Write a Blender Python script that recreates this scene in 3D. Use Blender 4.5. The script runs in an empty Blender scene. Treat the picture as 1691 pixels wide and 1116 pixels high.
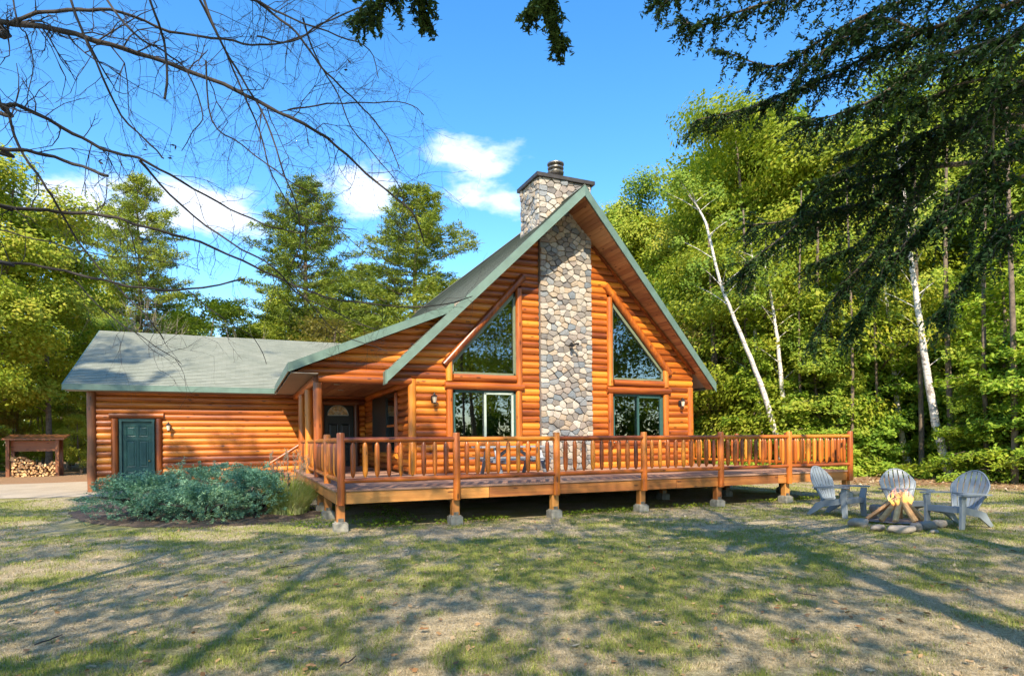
import bpy, math, random
import numpy as np
from mathutils import Vector, Matrix
random.seed(7); RNG = np.random.default_rng(11)
R = math.radians
scene = bpy.context.scene
COL = scene.collection

# ---------------------------------------------------------------- camera
CAMH = 1.65; FPX = 1021.79; YAW = 1.15954; ROLL = 0.00961; HY = 728.2
cam_d = bpy.data.cameras.new('camera'); cam = bpy.data.objects.new('camera', cam_d); COL.objects.link(cam)
cam_d.sensor_width = 36; cam_d.lens = FPX / 1691 * 36; cam_d.shift_y = (HY - 558) / 1691
cam_d.clip_start = .05; cam_d.clip_end = 3000
fw = Vector((math.cos(YAW), math.sin(YAW), 0)); rt = Vector((math.sin(YAW), -math.cos(YAW), 0)); up = Vector((0, 0, 1))
cr, sr = math.cos(ROLL), math.sin(ROLL)
rt2 = rt * cr - up * sr; up2 = up * cr + rt * sr
cam.matrix_world = Matrix(((rt2.x, up2.x, -fw.x, 0), (rt2.y, up2.y, -fw.y, 0), (rt2.z, up2.z, -fw.z, CAMH), (0, 0, 0, 1)))
scene.camera = cam

# ---------------------------------------------------------------- light
SUN = Vector((0.44, 0.897, -0.90)).normalized()          # the way the light travels
sun_el = math.asin(-SUN.z)
sd = bpy.data.lights.new('sun', 'SUN'); so = bpy.data.objects.new('sun', sd); COL.objects.link(so)
sd.energy = 2.7; sd.angle = R(.5); sd.color = (1, .87, .68)
so.rotation_euler = SUN.to_track_quat('-Z', 'Y').to_euler()
world = bpy.data.worlds.new('World'); scene.world = world; world.use_nodes = True
nt = world.node_tree; N = nt.nodes; L = nt.links
for n in list(N): N.remove(n)
wout = N.new('ShaderNodeOutputWorld'); bg = N.new('ShaderNodeBackground'); L.new(bg.outputs[0], wout.inputs[0])
sky = N.new('ShaderNodeTexSky'); sky.sky_type = 'NISHITA'; sky.sun_disc = False
sky.sun_elevation = sun_el; sky.sun_rotation = math.atan2(-SUN.x, -SUN.y)
sky.air_density = 1.0; sky.dust_density = .35; sky.ozone_density = 1.6; sky.altitude = 300
hs = N.new('ShaderNodeHueSaturation'); hs.inputs['Saturation'].default_value = 1.34; hs.inputs['Value'].default_value = .72
hs.inputs['Hue'].default_value = .500
L.new(sky.outputs[0], hs.inputs['Color'])
tc = N.new('ShaderNodeTexCoord')
nz = N.new('ShaderNodeTexNoise'); nz.inputs['Scale'].default_value = 7; nz.inputs['Detail'].default_value = 7; nz.inputs['Roughness'].default_value = .58
mpw = N.new('ShaderNodeMapping'); mpw.inputs['Scale'].default_value = (1, 1, 2.2)
L.new(tc.outputs['Generated'], mpw.inputs[0]); L.new(mpw.outputs[0], nz.inputs['Vector'])
def wmath(op, a, b=None, c=None):
    m = N.new('ShaderNodeMath'); m.operation = op
    for i, v in enumerate((a, b, c)):
        if v is None: continue
        if isinstance(v, (int, float)): m.inputs[i].default_value = v
        else: L.new(v, m.inputs[i])
    return m.outputs[0]
def vlen(vec, c, s):
    a = N.new('ShaderNodeVectorMath'); a.operation = 'SUBTRACT'; L.new(vec, a.inputs[0]); a.inputs[1].default_value = c
    b = N.new('ShaderNodeVectorMath'); b.operation = 'MULTIPLY'; L.new(a.outputs[0], b.inputs[0]); b.inputs[1].default_value = s
    d = N.new('ShaderNodeVectorMath'); d.operation = 'LENGTH'; L.new(b.outputs[0], d.inputs[0]); return d.outputs['Value']
# the cumulus clouds low in the sky: (direction, 1/half width, 1/half height)
clouds = [((.31, .861, .412), 9.5, 30), ((.355, .863, .360), 10, 24), ((.17, .905, .375), 13, 22),
          ((-.03, .94, .325), 9, 26), ((-.20, .93, .31), 7.0, 26), ((.95, .2, .3), 4, 22), ((-.8, .5, .3), 4, 22), ((-.5, -.8, .33), 3, 20), ((.6, -.75, .35), 3, 20)]
acc = None
for c, sx, sz in clouds:
    v = wmath('SUBTRACT', 1.0, vlen(tc.outputs['Generated'], c, (sx, sx, sz)))
    acc = v if acc is None else wmath('MAXIMUM', acc, v)
nb = wmath('MULTIPLY_ADD', nz.outputs['Fac'], 3.4, -1.85)
dens = wmath('ADD', acc, nb)
cl = N.new('ShaderNodeMapRange'); cl.interpolation_type = 'SMOOTHSTEP'; L.new(dens, cl.inputs[0])
cl.inputs[1].default_value = .0; cl.inputs[2].default_value = .85
mixc = N.new('ShaderNodeMix'); mixc.data_type = 'RGBA'; L.new(wmath('MULTIPLY', cl.outputs[0], .92), mixc.inputs[0])
L.new(hs.outputs[0], mixc.inputs[6]); mixc.inputs[7].default_value = (2.9, 3.05, 3.35, 1)
L.new(mixc.outputs[2], bg.inputs[0]); bg.inputs[1].default_value = .15
scene.view_settings.view_transform = 'Standard'; scene.view_settings.look = 'None'
scene.view_settings.exposure = 1.78; scene.view_settings.gamma = 1
scene.render.engine = 'CYCLES'
cy = scene.cycles; cy.max_bounces = 6; cy.diffuse_bounces = 3; cy.glossy_bounces = 3; cy.transmission_bounces = 4; cy.transparent_max_bounces = 8
cy.use_denoising = True; cy.sample_clamp_indirect = 6
try: cy.denoiser = 'OPENIMAGEDENOISE'
except Exception: pass

# ---------------------------------------------------------------- naming, tagging
W = {}
def tag(o, label=None, cat=None, group=None, kind=None):
    if label: o['label'] = label
    if cat: o['category'] = cat
    if group: o['group'] = group
    if kind: o['kind'] = kind
    return o
def wl(o): return W.get(o.name, Vector((0, 0, 0))) if o else Vector((0, 0, 0))
def thing(name, loc, label, cat, group=None):
    o = bpy.data.objects.new(name, None); o.empty_display_size = .2; COL.objects.link(o)
    o.location = loc; W[o.name] = Vector(loc); return tag(o, label, cat, group)
def link(name, mesh, parent=None, pos=None, rot=None, scale=None):
    """one object; pos is in world coordinates, the parent only translates"""
    o = bpy.data.objects.new(name, mesh); COL.objects.link(o)
    p = Vector(pos) if pos is not None else Vector((0, 0, 0))
    W[o.name] = p
    if parent is not None: o.parent = parent; o.location = p - wl(parent)
    else: o.location = p
    if rot: o.rotation_euler = rot
    if scale is not None: o.scale = scale if hasattr(scale, '__len__') else (scale,) * 3
    return o
class MB:
    """collects faces; build() makes one object"""
    def __init__(s): s.v = []; s.f = []; s.m = []; s.sm = []; s.mi = 0
    def add(s, vs, fs, smooth=False):
        b = len(s.v); s.v += [tuple(v) for v in vs]
        for f in fs: s.f.append([b + i for i in f]); s.m.append(s.mi); s.sm.append(smooth)
        return s
    def box(s, a, b):
        x0, y0, z0 = [min(p, q) for p, q in zip(a, b)]; x1, y1, z1 = [max(p, q) for p, q in zip(a, b)]
        return s.add([(x0, y0, z0), (x1, y0, z0), (x1, y1, z0), (x0, y1, z0), (x0, y0, z1), (x1, y0, z1), (x1, y1, z1), (x0, y1, z1)],
                     [(0, 3, 2, 1), (4, 5, 6, 7), (0, 1, 5, 4), (1, 2, 6, 5), (2, 3, 7, 6), (3, 0, 4, 7)])
    def beam(s, p, q, w, h, upv=(0, 0, 1)):
        p = Vector(p); q = Vector(q); d = (q - p).normalized(); u = Vector(upv); sdv = d.cross(u).normalized(); u = sdv.cross(d)
        vs = []
        for c in (p, q):
            for a, b in ((-1, -1), (1, -1), (1, 1), (-1, 1)): vs.append(c + sdv * (a * w / 2) + u * (b * h / 2))
        return s.add(vs, [(0, 3, 2, 1), (4, 5, 6, 7), (0, 1, 5, 4), (1, 2, 6, 5), (2, 3, 7, 6), (3, 0, 4, 7)])
    def tube(s, pts, rad, n=8, caps=True):
        pts = [Vector(p) for p in pts]
        if not hasattr(rad, '__len__'): rad = [rad] * len(pts)
        vs = []; prev = None
        for i, p in enumerate(pts):
            d = (pts[min(i + 1, len(pts) - 1)] - pts[max(i - 1, 0)]).normalized()
            if prev is None: a = d.orthogonal().normalized()
            else:
                a = prev - d * prev.dot(d); a = a.normalized() if a.length > 1e-6 else d.orthogonal().normalized()
            prev = a; b = d.cross(a)
            for k in range(n):
                t = 2 * math.pi * k / n; vs.append(p + (a * math.cos(t) + b * math.sin(t)) * rad[i])
        fs = []
        for i in range(len(pts) - 1):
            for k in range(n): k2 = (k + 1) % n; fs.append((i * n + k, i * n + k2, (i + 1) * n + k2, (i + 1) * n + k))
        s.add(vs, fs, True)
        if caps:
            s.add(vs[:n], [tuple(range(n))[::-1]]); s.add(vs[-n:], [tuple(range(n))])
        return s
    def lathe(s, c, prof, n=16, smooth=True):
        c = Vector(c); vs = []
        for r, z in prof:
            for k in range(n): t = 2 * math.pi * k / n; vs.append(c + Vector((r * math.cos(t), r * math.sin(t), z)))
        fs = [(i * n + k, i * n + (k + 1) % n, (i + 1) * n + (k + 1) % n, (i + 1) * n + k) for i in range(len(prof) - 1) for k in range(n)]
        s.add(vs, fs, smooth)
        s.add(vs[:n], [tuple(range(n))[::-1]]); s.add(vs[-n:], [tuple(range(n))]); return s
    def prism(s, poly, off):
        """polygon (3-D points) thickened by vector off"""
        n = len(poly); off = Vector(off); vs = [Vector(p) for p in poly] + [Vector(p) + off for p in poly]
        return s.add(vs, [tuple(range(n))[::-1], tuple(range(n, 2 * n))] + [(k, (k + 1) % n, n + (k + 1) % n, n + k) for k in range(n)])
    def mesh(s, name, mats, origin=(0, 0, 0)):
        o = Vector(origin); me = bpy.data.meshes.new(name)
        me.from_pydata([(v[0] - o.x, v[1] - o.y, v[2] - o.z) for v in s.v], [], s.f)
        for m in (mats if isinstance(mats, (list, tuple)) else [mats]): me.materials.append(m)
        me.polygons.foreach_set('use_smooth', s.sm); me.polygons.foreach_set('material_index', s.m)
        me.update(); return me
    def build(s, name, mats, parent=None, pos=None):
        """pos: the object's own origin in world coordinates (default the parent's)"""
        p = Vector(pos) if pos is not None else wl(parent)
        return link(name, s.mesh(name, mats, p), parent, p)
def np_mesh(name, V, nper, mats, smooth=False):
    """V: (n*nper,3) verts, each nper verts are one face"""
    me = bpy.data.meshes.new(name); n = len(V); nf = n // nper
    me.vertices.add(n); me.vertices.foreach_set('co', np.ascontiguousarray(V, dtype=np.float32).ravel())
    me.loops.add(n); me.loops.foreach_set('vertex_index', np.arange(n, dtype=np.int32))
    me.polygons.add(nf); me.polygons.foreach_set('loop_start', np.arange(0, n, nper, dtype=np.int32))
    try: me.polygons.foreach_set('loop_total', np.full(nf, nper, dtype=np.int32))
    except Exception: pass
    for m in (mats if isinstance(mats, (list, tuple)) else [mats]): me.materials.append(m)
    me.update(calc_edges=True); return me

# photo pixel -> world point on a plane / at a depth
def ray(px, py):
    x2 = px - 845.5; y2 = py - HY
    x = x2 * cr - y2 * sr; y = x2 * sr + y2 * cr
    return fw + rt * (x / FPX) - up * (y / FPX)
CP = Vector((0, 0, CAMH))
def at(px, py, Z): return CP + ray(px, py) * Z
def onp(px, py, ax, v):
    d = ray(px, py); return CP + d * ((v - CP[ax]) / d[ax])

# ---------------------------------------------------------------- value noise
_lat = RNG.random((8, 64, 64))
def vnoise(x, y, k=0):
    x = np.asarray(x, float); y = np.asarray(y, float)
    xi = np.floor(x).astype(int); yi = np.floor(y).astype(int); fx = x - xi; fy = y - yi
    fx = fx * fx * (3 - 2 * fx); fy = fy * fy * (3 - 2 * fy); l = _lat[k % 8]
    a = l[xi % 64, yi % 64]; b = l[(xi + 1) % 64, yi % 64]; c = l[xi % 64, (yi + 1) % 64]; d = l[(xi + 1) % 64, (yi + 1) % 64]
    return (a * (1 - fx) + b * fx) * (1 - fy) + (c * (1 - fx) + d * fx) * fy
def fbm(x, y, k=0, o=4):
    s = 0; a = .5; t = 0
    for i in range(o): s = s + a * vnoise(x * 2 ** i + 17.3 * i, y * 2 ** i + 5.1 * i, k + i); t += a; a *= .55
    return s / t

# ---------------------------------------------------------------- materials
MATS = {}
class NT:
    def __init__(s, name):
        s.m = bpy.data.materials.new(name); s.m.use_nodes = True; s.t = s.m.node_tree
        s.b = s.t.nodes['Principled BSDF']; s.out = s.t.nodes['Material Output']; MATS[name] = s.m
    def n(s, t, **kw):
        x = s.t.nodes.new(t)
        for k, v in kw.items(): setattr(x, k, v)
        return x
    def l(s, a, b): s.t.links.new(a, b)
    def math(s, op, a, b=None, c=None):
        m = s.n('ShaderNodeMath', operation=op)
        for i, v in enumerate((a, b, c)):
            if v is None: continue
            if isinstance(v, (int, float)): m.inputs[i].default_value = v
            else: s.l(v, m.inputs[i])
        return m.outputs[0]
    def ramp(s, fac, stops, const=False):
        r = s.n('ShaderNodeValToRGB'); e = r.color_ramp.elements
        if const: r.color_ramp.interpolation = 'CONSTANT'
        while len(e) < len(stops): e.new(.5)
        for i, (p, c) in enumerate(stops): e[i].position = p; e[i].color = (*c, 1)
        s.l(fac, r.inputs[0]); return r.outputs[0]
    def noise(s, vec, scale, detail=4, rough=.55):
        n = s.n('ShaderNodeTexNoise'); n.inputs['Scale'].default_value = scale; n.inputs['Detail'].default_value = detail; n.inputs['Roughness'].default_value = rough
        s.l(vec, n.inputs['Vector']); return n.outputs['Fac']
    def map(s, vec, scale, loc=(0, 0, 0)):
        m = s.n('ShaderNodeMapping'); m.inputs['Scale'].default_value = scale; m.inputs['Location'].default_value = loc; s.l(vec, m.inputs[0]); return m.outputs[0]
    def mix(s, f, a, b, mode='MIX'):
        m = s.n('ShaderNodeMix', data_type='RGBA', blend_type=mode)
        for i, v in ((0, f), (6, a), (7, b)):
            if isinstance(v, (int, float)): m.inputs[i].default_value = v
            elif isinstance(v, tuple): m.inputs[i].default_value = (*v, 1)
            else: s.l(v, m.inputs[i])
        return m.outputs[2]
    def bump(s, h, strength, dist=.01):
        b = s.n('ShaderNodeBump'); b.inputs['Strength'].default_value = strength; b.inputs['Distance'].default_value = dist
        s.l(h, b.inputs['Height']); s.l(b.outputs[0], s.b.inputs['Normal'])
    def rough(s, v): s.b.inputs['Roughness'].default_value = v
    def col(s, c): s.l(c, s.b.inputs['Base Color']) if not isinstance(c, tuple) else s.b.inputs['Base Color'].__setattr__('default_value', (*c, 1))
def wood(name, axis, dark, mid, light, rough=.42, coat=.25, knots=True):
    """log or board wood, grain along the given axis"""
    t = NT(name); tc = t.n('ShaderNodeTexCoord'); oi = t.n('ShaderNodeObjectInfo'); geo = t.n('ShaderNodeNewGeometry')
    off = t.n('ShaderNodeVectorMath', operation='ADD'); t.l(tc.outputs['Object'], off.inputs[0])
    rv = t.n('ShaderNodeVectorMath', operation='SCALE'); rv.inputs['Scale'].default_value = 60; cmb = t.n('ShaderNodeCombineXYZ')
    for i in range(3): t.l(oi.outputs['Random'], cmb.inputs[i])
    t.l(cmb.outputs[0], rv.inputs[0]); t.l(rv.outputs[0], off.inputs[1]); v = off.outputs[0]
    sc = [16, 16, 16]; sc[axis] = .7
    g = t.noise(t.map(v, sc), 1.0, 6, .6)
    sc2 = [1.2, 1.2, 1.2]; sc2[axis] = .35
    b = t.noise(t.map(v, sc2), 1.6, 3, .5)
    f = t.math('ADD', t.math('MULTIPLY', g, .62), t.math('MULTIPLY', b, .62)); f = t.math('ADD', f, t.math('MULTIPLY_ADD', oi.outputs['Random'], .40, -.32))
    c = t.ramp(f, [(.26, dark), (.5, mid), (.74, light)])
    if knots:
        sc3 = [6.5, 6.5, 6.5]; sc3[axis] = 2.2
        vo = t.n('ShaderNodeTexVoronoi'); vo.inputs['Scale'].default_value = 1.0; t.l(t.map(v, sc3), vo.inputs['Vector'])
        k = t.math('LESS_THAN', t.math('ADD', vo.outputs['Distance'], t.math('MULTIPLY', g, .16)), .225)
        c = t.mix(t.math('MULTIPLY', k, .7), c, (dark[0] * .28, dark[1] * .25, dark[2] * .3))
    t.col(c); t.rough(rough)
    t.b.inputs['Coat Weight'].default_value = coat; t.b.inputs['Coat Roughness'].default_value = .24
    t.bump(g, .35, .006); return t.m
ORD, ORM, ORL = (.14, .03, .006), (.43, .108, .011), (.71, .25, .024)
LOG = [wood('log_wood_%s' % 'xyz'[i], i, ORD, ORM, ORL, .4, .3) for i in range(3)]
BOARD = [wood('board_wood_%s' % 'xyz'[i], i, (.26, .09, .026), (.46, .18, .042), (.62, .28, .07), .5, .15) for i in range(3)]
DECKW = wood('deck_wood', 0, (.20, .10, .07), (.33, .18, .12), (.46, .29, .2), .6, 0, False)
SOFF = wood('soffit_wood', 1, (.22, .09, .04), (.36, .17, .07), (.46, .24, .1), .6, 0)
DARKW = [wood('dark_wood_%s' % 'xyz'[i], i, (.10, .035, .015), (.2, .07, .025), (.3, .11, .035), .5, .1) for i in range(3)]
TABLEW = wood('table_wood', 0, (.14, .15, .17), (.25, .27, .3), (.4, .42, .46), .6, 0, False)
FIREW = wood('firewood', 0, (.42, .22, .09), (.68, .40, .17), (.85, .58, .28), .8, 0, False)
def plain(name, c, rough=.5, var=.12, scale=6, metal=0, bump=.1):
    t = NT(name); tc = t.n('ShaderNodeTexCoord'); n = t.noise(tc.outputs['Object'], scale, 5)
    lo = tuple(x * (1 - var) for x in c); hi = tuple(min(1, x * (1 + var)) for x in c)
    t.col(t.ramp(n, [(.3, lo), (.7, hi)])); t.rough(rough); t.b.inputs['Metallic'].default_value = metal
    if bump: t.bump(t.noise(tc.outputs['Object'], scale * 9, 3), bump, .004)
    return t.m
FASC = plain('fascia_green', (.12, .19, .155), .5, .16, 3)
FRAMEG = plain('frame_green', (.035, .095, .085), .4, .1)
FRAMEU = plain('frame_olive', (.16, .19, .12), .4, .1)
FRAMEW = plain('frame_pale', (.42, .5, .43), .4, .1)
DOORG = plain('door_green', (.018, .075, .065), .45, .15, 4)
DOORK = plain('door_dark', (.012, .02, .02), .35, .2, 4)
BLACK = plain('black_metal', (.02, .02, .022), .4, .3)
STEEL = plain('weathered_steel', (.3, .28, .25), .35, .4, 12, .8)
CONC = plain('concrete', (.30, .28, .23), .9, .4, 9, 0, .5)
SOFG = plain('soffit_panel', (.28, .24, .19), .7, .08, 2, 0, 0)
RESIN = plain('blue_grey_resin', (.215, .25, .28), .42, .16, 5, 0, .15)
BARK = plain('bark_brown', (.16, .12, .085), .95, .45, 7, 0, .9)
TWIG = plain('twig_bark', (.045, .037, .033), .95, .35, 9, 0, .5)
BRASS = plain('brass', (.7, .5, .2), .3, .1, 9, .9, 0)
ASH = plain('ash', (.25, .22, .2), .95, .4, 14, 0, .5)
FLASH = plain('chimney_cap_metal', (.06, .052, .045), .5, .3, 6, .3, .1)
DARKIN = plain('interior_brown', (.34, .17, .06), .8, .3, 2, 0, 0)
CABIN = plain('interior_dark_green', (.03, .05, .045), .7, .3, 2, 0, 0)
REDM = plain('red_pattern', (.75, .05, .09), .6, .5, 30, 0, 0)
# birch bark
t = NT('birch_bark'); tcn = t.n('ShaderNodeTexCoord'); v = t.map(tcn.outputs['Object'], (5, 5, 26)); n1 = t.noise(v, 1, 4, .7)
v2 = t.map(tcn.outputs['Object'], (2, 2, 2.4)); n2 = t.noise(v2, 1, 4, .7)
c = t.ramp(n1, [(.36, (.035, .03, .028)), (.43, (.5, .45, .4)), (.6, (.78, .74, .68))]); c = t.mix(t.math('MULTIPLY', t.math('GREATER_THAN', n2, .62), .75), c, (.16, .13, .11)); t.col(c); t.rough(.7); t.bump(n1, .4, .01); BIRCH = t.m
# glass: thin pane, reflects at a grazing angle, else clear
t = NT('window_glass'); lw = t.n('ShaderNodeFresnel'); lw.inputs['IOR'].default_value = 1.55
gl = t.n('ShaderNodeBsdfGlossy'); gl.inputs['Roughness'].default_value = .01; gl.inputs['Color'].default_value = (.9, .95, 1, 1)
trn = t.n('ShaderNodeBsdfTransparent'); trn.inputs['Color'].default_value = (.68, .72, .7, 1)
mx = t.n('ShaderNodeMixShader'); t.l(t.math('MINIMUM', t.math('MULTIPLY_ADD', lw.outputs[0], 1.2, .07), 1.0), mx.inputs[0]); t.l(trn.outputs[0], mx.inputs[1]); t.l(gl.outputs[0], mx.inputs[2]); t.l(mx.outputs[0], t.out.inputs[0])
tcg = t.n('ShaderNodeTexCoord'); bn = t.n('ShaderNodeBump'); bn.inputs['Strength'].default_value = .05; bn.inputs['Distance'].default_value = .02
t.l(t.noise(tcg.outputs['Object'], 1.5, 2), bn.inputs['Height']); t.l(bn.outputs[0], gl.inputs['Normal']); GLASS = t.m
t = NT('lamp_glass'); t.col((.9, .8, .6)); t.rough(.35); t.b.inputs['Transmission Weight'].default_value = .3; LAMPG = t.m
t = NT('fan_glass'); tcn = t.n('ShaderNodeTexCoord'); t.col(t.ramp(t.noise(tcn.outputs['Object'], 9, 3), [(.35, (.25, .14, .05)), (.65, (.8, .6, .3))])); t.rough(.15); FANG = t.m
# shingles
t = NT('roof_shingles'); uv = t.n('ShaderNodeUVMap'); uv.uv_map = 'UVMap'
br = t.n('ShaderNodeTexBrick'); br.offset = .5; br.inputs['Scale'].default_value = 1; br.inputs['Brick Width'].default_value = .30; br.inputs['Row Height'].default_value = .145; br.inputs['Mortar Size'].default_value = .004
br.inputs['Color1'].default_value = (.185, .2, .155, 1); br.inputs['Color2'].default_value = (.30, .315, .25, 1); br.inputs['Mortar'].default_value = (.08, .085, .07, 1); t.l(uv.outputs[0], br.inputs['Vector'])
g1 = t.noise(uv.outputs[0], 90, 2); g2 = t.noise(uv.outputs[0], .8, 4)
c = t.mix(.35, br.outputs['Color'], t.ramp(g1, [(.35, (.13, .15, .12)), (.65, (.4, .41, .34))])); c = t.mix(.25, c, t.ramp(g2, [(.35, (.15, .18, .14)), (.65, (.33, .34, .28))])); t.col(c); t.rough(.92); t.bump(g1, .5, .005); SHING = t.m
# stone: colour per stone object / per loose island
def stone_mat(name, per_island, pal):
    t = NT(name); oi = t.n('ShaderNodeObjectInfo'); geo = t.n('ShaderNodeNewGeometry'); tcn = t.n('ShaderNodeTexCoord')
    r = geo.outputs['Random Per Island'] if per_island else oi.outputs['Random']
    base = t.ramp(r, pal, True)
    n = t.noise(tcn.outputs['Object'], 7, 6, .65); n2 = t.noise(tcn.outputs['Object'], 30, 4, .7)
    c = t.mix(t.math('MULTIPLY', n, .42), base, (.40, .37, .32)); c = t.mix(t.math('MULTIPLY', t.math('LESS_THAN', n2, .42), .35), c, (.11, .1, .095), 'MIX')
    t.col(c); t.rough(.88); t.bump(t.math('ADD', n, t.math('MULTIPLY', n2, .6)), .55, .02); return t.m
SPAL = [(0, (.42, .37, .30)), (.16, (.20, .175, .155)), (.3, (.45, .395, .33)), (.44, (.14, .13, .13)), (.54, (.38, .29, .20)), (.66, (.2, .225, .25)), (.75, (.48, .44, .38)), (.87, (.27, .22, .19)), (.94, (.11, .15, .19))]
STONE = stone_mat('chimney_stone', False, SPAL); STONEI = stone_mat('chimney_stone_joined', True, SPAL)
ROCK = stone_mat('fieldstone', False, [(0, (.2, .17, .145)), (.35, (.3, .25, .2)), (.7, (.13, .12, .11)), (.85, (.36, .26, .2))])
MORTAR = plain('mortar', (.2, .18, .16), .95, .3, 9, 0, .4)
# leaves: colour differs leaf by leaf and clump by clump
def leafm(name, cols, trans=.35, rough=.6, nscale=.55):
    t = NT(name); geo = t.n('ShaderNodeNewGeometry'); tcn = t.n('ShaderNodeTexCoord'); oi = t.n('ShaderNodeObjectInfo')
    n = t.noise(tcn.outputs['Object'], nscale, 3, .6)
    f = t.math('ADD', t.math('MULTIPLY', geo.outputs['Random Per Island'], .42), t.math('MULTIPLY_ADD', n, 1.05, -.17)); f = t.math('ADD', f, t.math('MULTIPLY_ADD', oi.outputs['Random'], .3, -.1))
    k = len(cols); c = t.ramp(f, [(.12 + .76 * i / (k - 1), cc) for i, cc in enumerate(cols)])
    t.col(c); t.rough(rough); t.b.inputs['Specular IOR Level'].default_value = .25
    tr = t.n('ShaderNodeBsdfTranslucent'); t.l(t.mix(1.0, c, (1.0, 1.0, .5), 'MULTIPLY'), tr.inputs['Color'])
    mx = t.n('ShaderNodeMixShader'); mx.inputs[0].default_value = trans; t.l(t.b.outputs[0], mx.inputs[1]); t.l(tr.outputs[0], mx.inputs[2]); t.l(mx.outputs[0], t.out.inputs[0]); return t.m
LF_Y = leafm('leaf_yellow_green', [(.11, .17, .014), (.24, .32, .025), (.37, .43, .04), (.5, .46, .06)], .45)
LF_G = leafm('leaf_green', [(.07, .13, .018), (.16, .26, .028), (.28, .39, .04), (.42, .45, .055)], .45)
LF_D = leafm('leaf_mid_green', [(.03, .06, .012), (.06, .12, .016), (.12, .19, .02), (.22, .28, .03)])
LF_O = leafm('leaf_olive_tan', [(.14, .13, .03), (.25, .23, .05), (.36, .31, .08), (.42, .25, .09)])
LF_P = leafm('pine_needles', [(.08, .13, .022), (.15, .21, .028), (.25, .31, .035), (.36, .38, .05)], .3)
LF_H = leafm('hemlock_needles', [(.012, .035, .012), (.025, .06, .016), (.045, .09, .02), (.07, .12, .025)], .2)
LF_U = leafm('understory_sprays', [(.09, .18, .024), (.18, .32, .035), (.31, .45, .045), (.46, .52, .06)], .42)
LF_J = leafm('juniper_sprays', [(.05, .13, .09), (.11, .26, .18), (.2, .38, .25), (.36, .5, .29)], .25)
LF_S = leafm('ornamental_grass', [(.2, .27, .05), (.34, .42, .09), (.5, .54, .2), (.64, .6, .32)], .45)
GR_G = leafm('grass_green', [(.09, .115, .028), (.2, .245, .045), (.29, .33, .065), (.36, .36, .1)], .3, .6, 9)
GR_D = leafm('grass_dry', [(.19, .14, .085), (.34, .28, .17), (.52, .41, .26), (.7, .58, .4)], .25, .6, 9)
LF_F = leafm('fallen_leaf', [(.1, .05, .02), (.24, .12, .05), (.4, .26, .13), (.5, .42, .3)], .1)
# ---------------------------------------------------------------- ground
def hgt(x, y):
    def ss(a, b, v): t = np.clip((v - a) / (b - a), 0, 1); return t * t * (3 - 2 * t)
    x = np.asarray(x, float); y = np.asarray(y, float)
    return .16 * ss(17, 23, y) * ss(3, 0, x) + .03 * (fbm(x * .35, y * .35, 2, 3) - .5)
def greenness(x, y):
    g = .5 + .62 * (fbm(x * .55 + 3, y * .55 + 9, 1, 4) - .5)
    d = .36 * (fbm(x * 2.6, y * 2.6, 4, 4) - .5) * 2
    # greener towards the middle right of the lawn, drier by the left and at the camera's feet
    b = .12 * np.exp(-((x - 6.5) / 3.6) ** 2 - ((y - 6.8) / 3.0) ** 2) + .10 * np.exp(-((x + 1) / 3) ** 2 - ((y - 15) / 3.) ** 2)
    near = .10 / (1 + np.exp((x * fw.x + y * fw.y - 5.6) * 1.6)); return np.clip((g + d + b - near - .49) * 2.9 + .38, 0, 1)
lawn_t = NT('lawn_soil'); t = lawn_t; vc = t.n('ShaderNodeVertexColor'); vc.layer_name = 'patch'; tcn = t.n('ShaderNodeTexCoord')
sepc = t.n('ShaderNodeSeparateColor'); t.l(vc.outputs[0], sepc.inputs[0])
n1 = t.noise(tcn.outputs['Object'], 24, 6, .8); n2 = t.noise(tcn.outputs['Object'], 150, 3, .7); n3 = t.noise(tcn.outputs['Object'], 6, 4, .6)
dry = t.ramp(t.math('ADD', t.math('MULTIPLY', n1, .55), t.math('MULTIPLY', n2, .45)), [(.39, (.15, .12, .08)), (.5, (.46, .38, .25)), (.59, (.80, .68, .47))])
grn = t.ramp(t.math('ADD', t.math('MULTIPLY', n1, .5), t.math('MULTIPLY', n2, .5)), [(.39, (.11, .105, .042)), (.5, (.31, .285, .10)), (.61, (.54, .49, .19))])
litr = t.ramp(t.math('ADD', t.math('MULTIPLY', n1, .5), t.math('MULTIPLY', n2, .5)), [(.36, (.14, .075, .04)), (.5, (.33, .2, .11)), (.66, (.52, .36, .22))])
c = t.mix(sepc.outputs[0], dry, grn); c = t.mix(sepc.outputs[1], c, litr); c = t.mix(t.math('MULTIPLY', t.math('GREATER_THAN', n3, .6), .25), c, (.14, .12, .07)); t.col(c); t.rough(.97); t.b.inputs['Specular IOR Level'].default_value = .1
t.bump(t.math('ADD', n1, n2), .9, .02)
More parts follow.
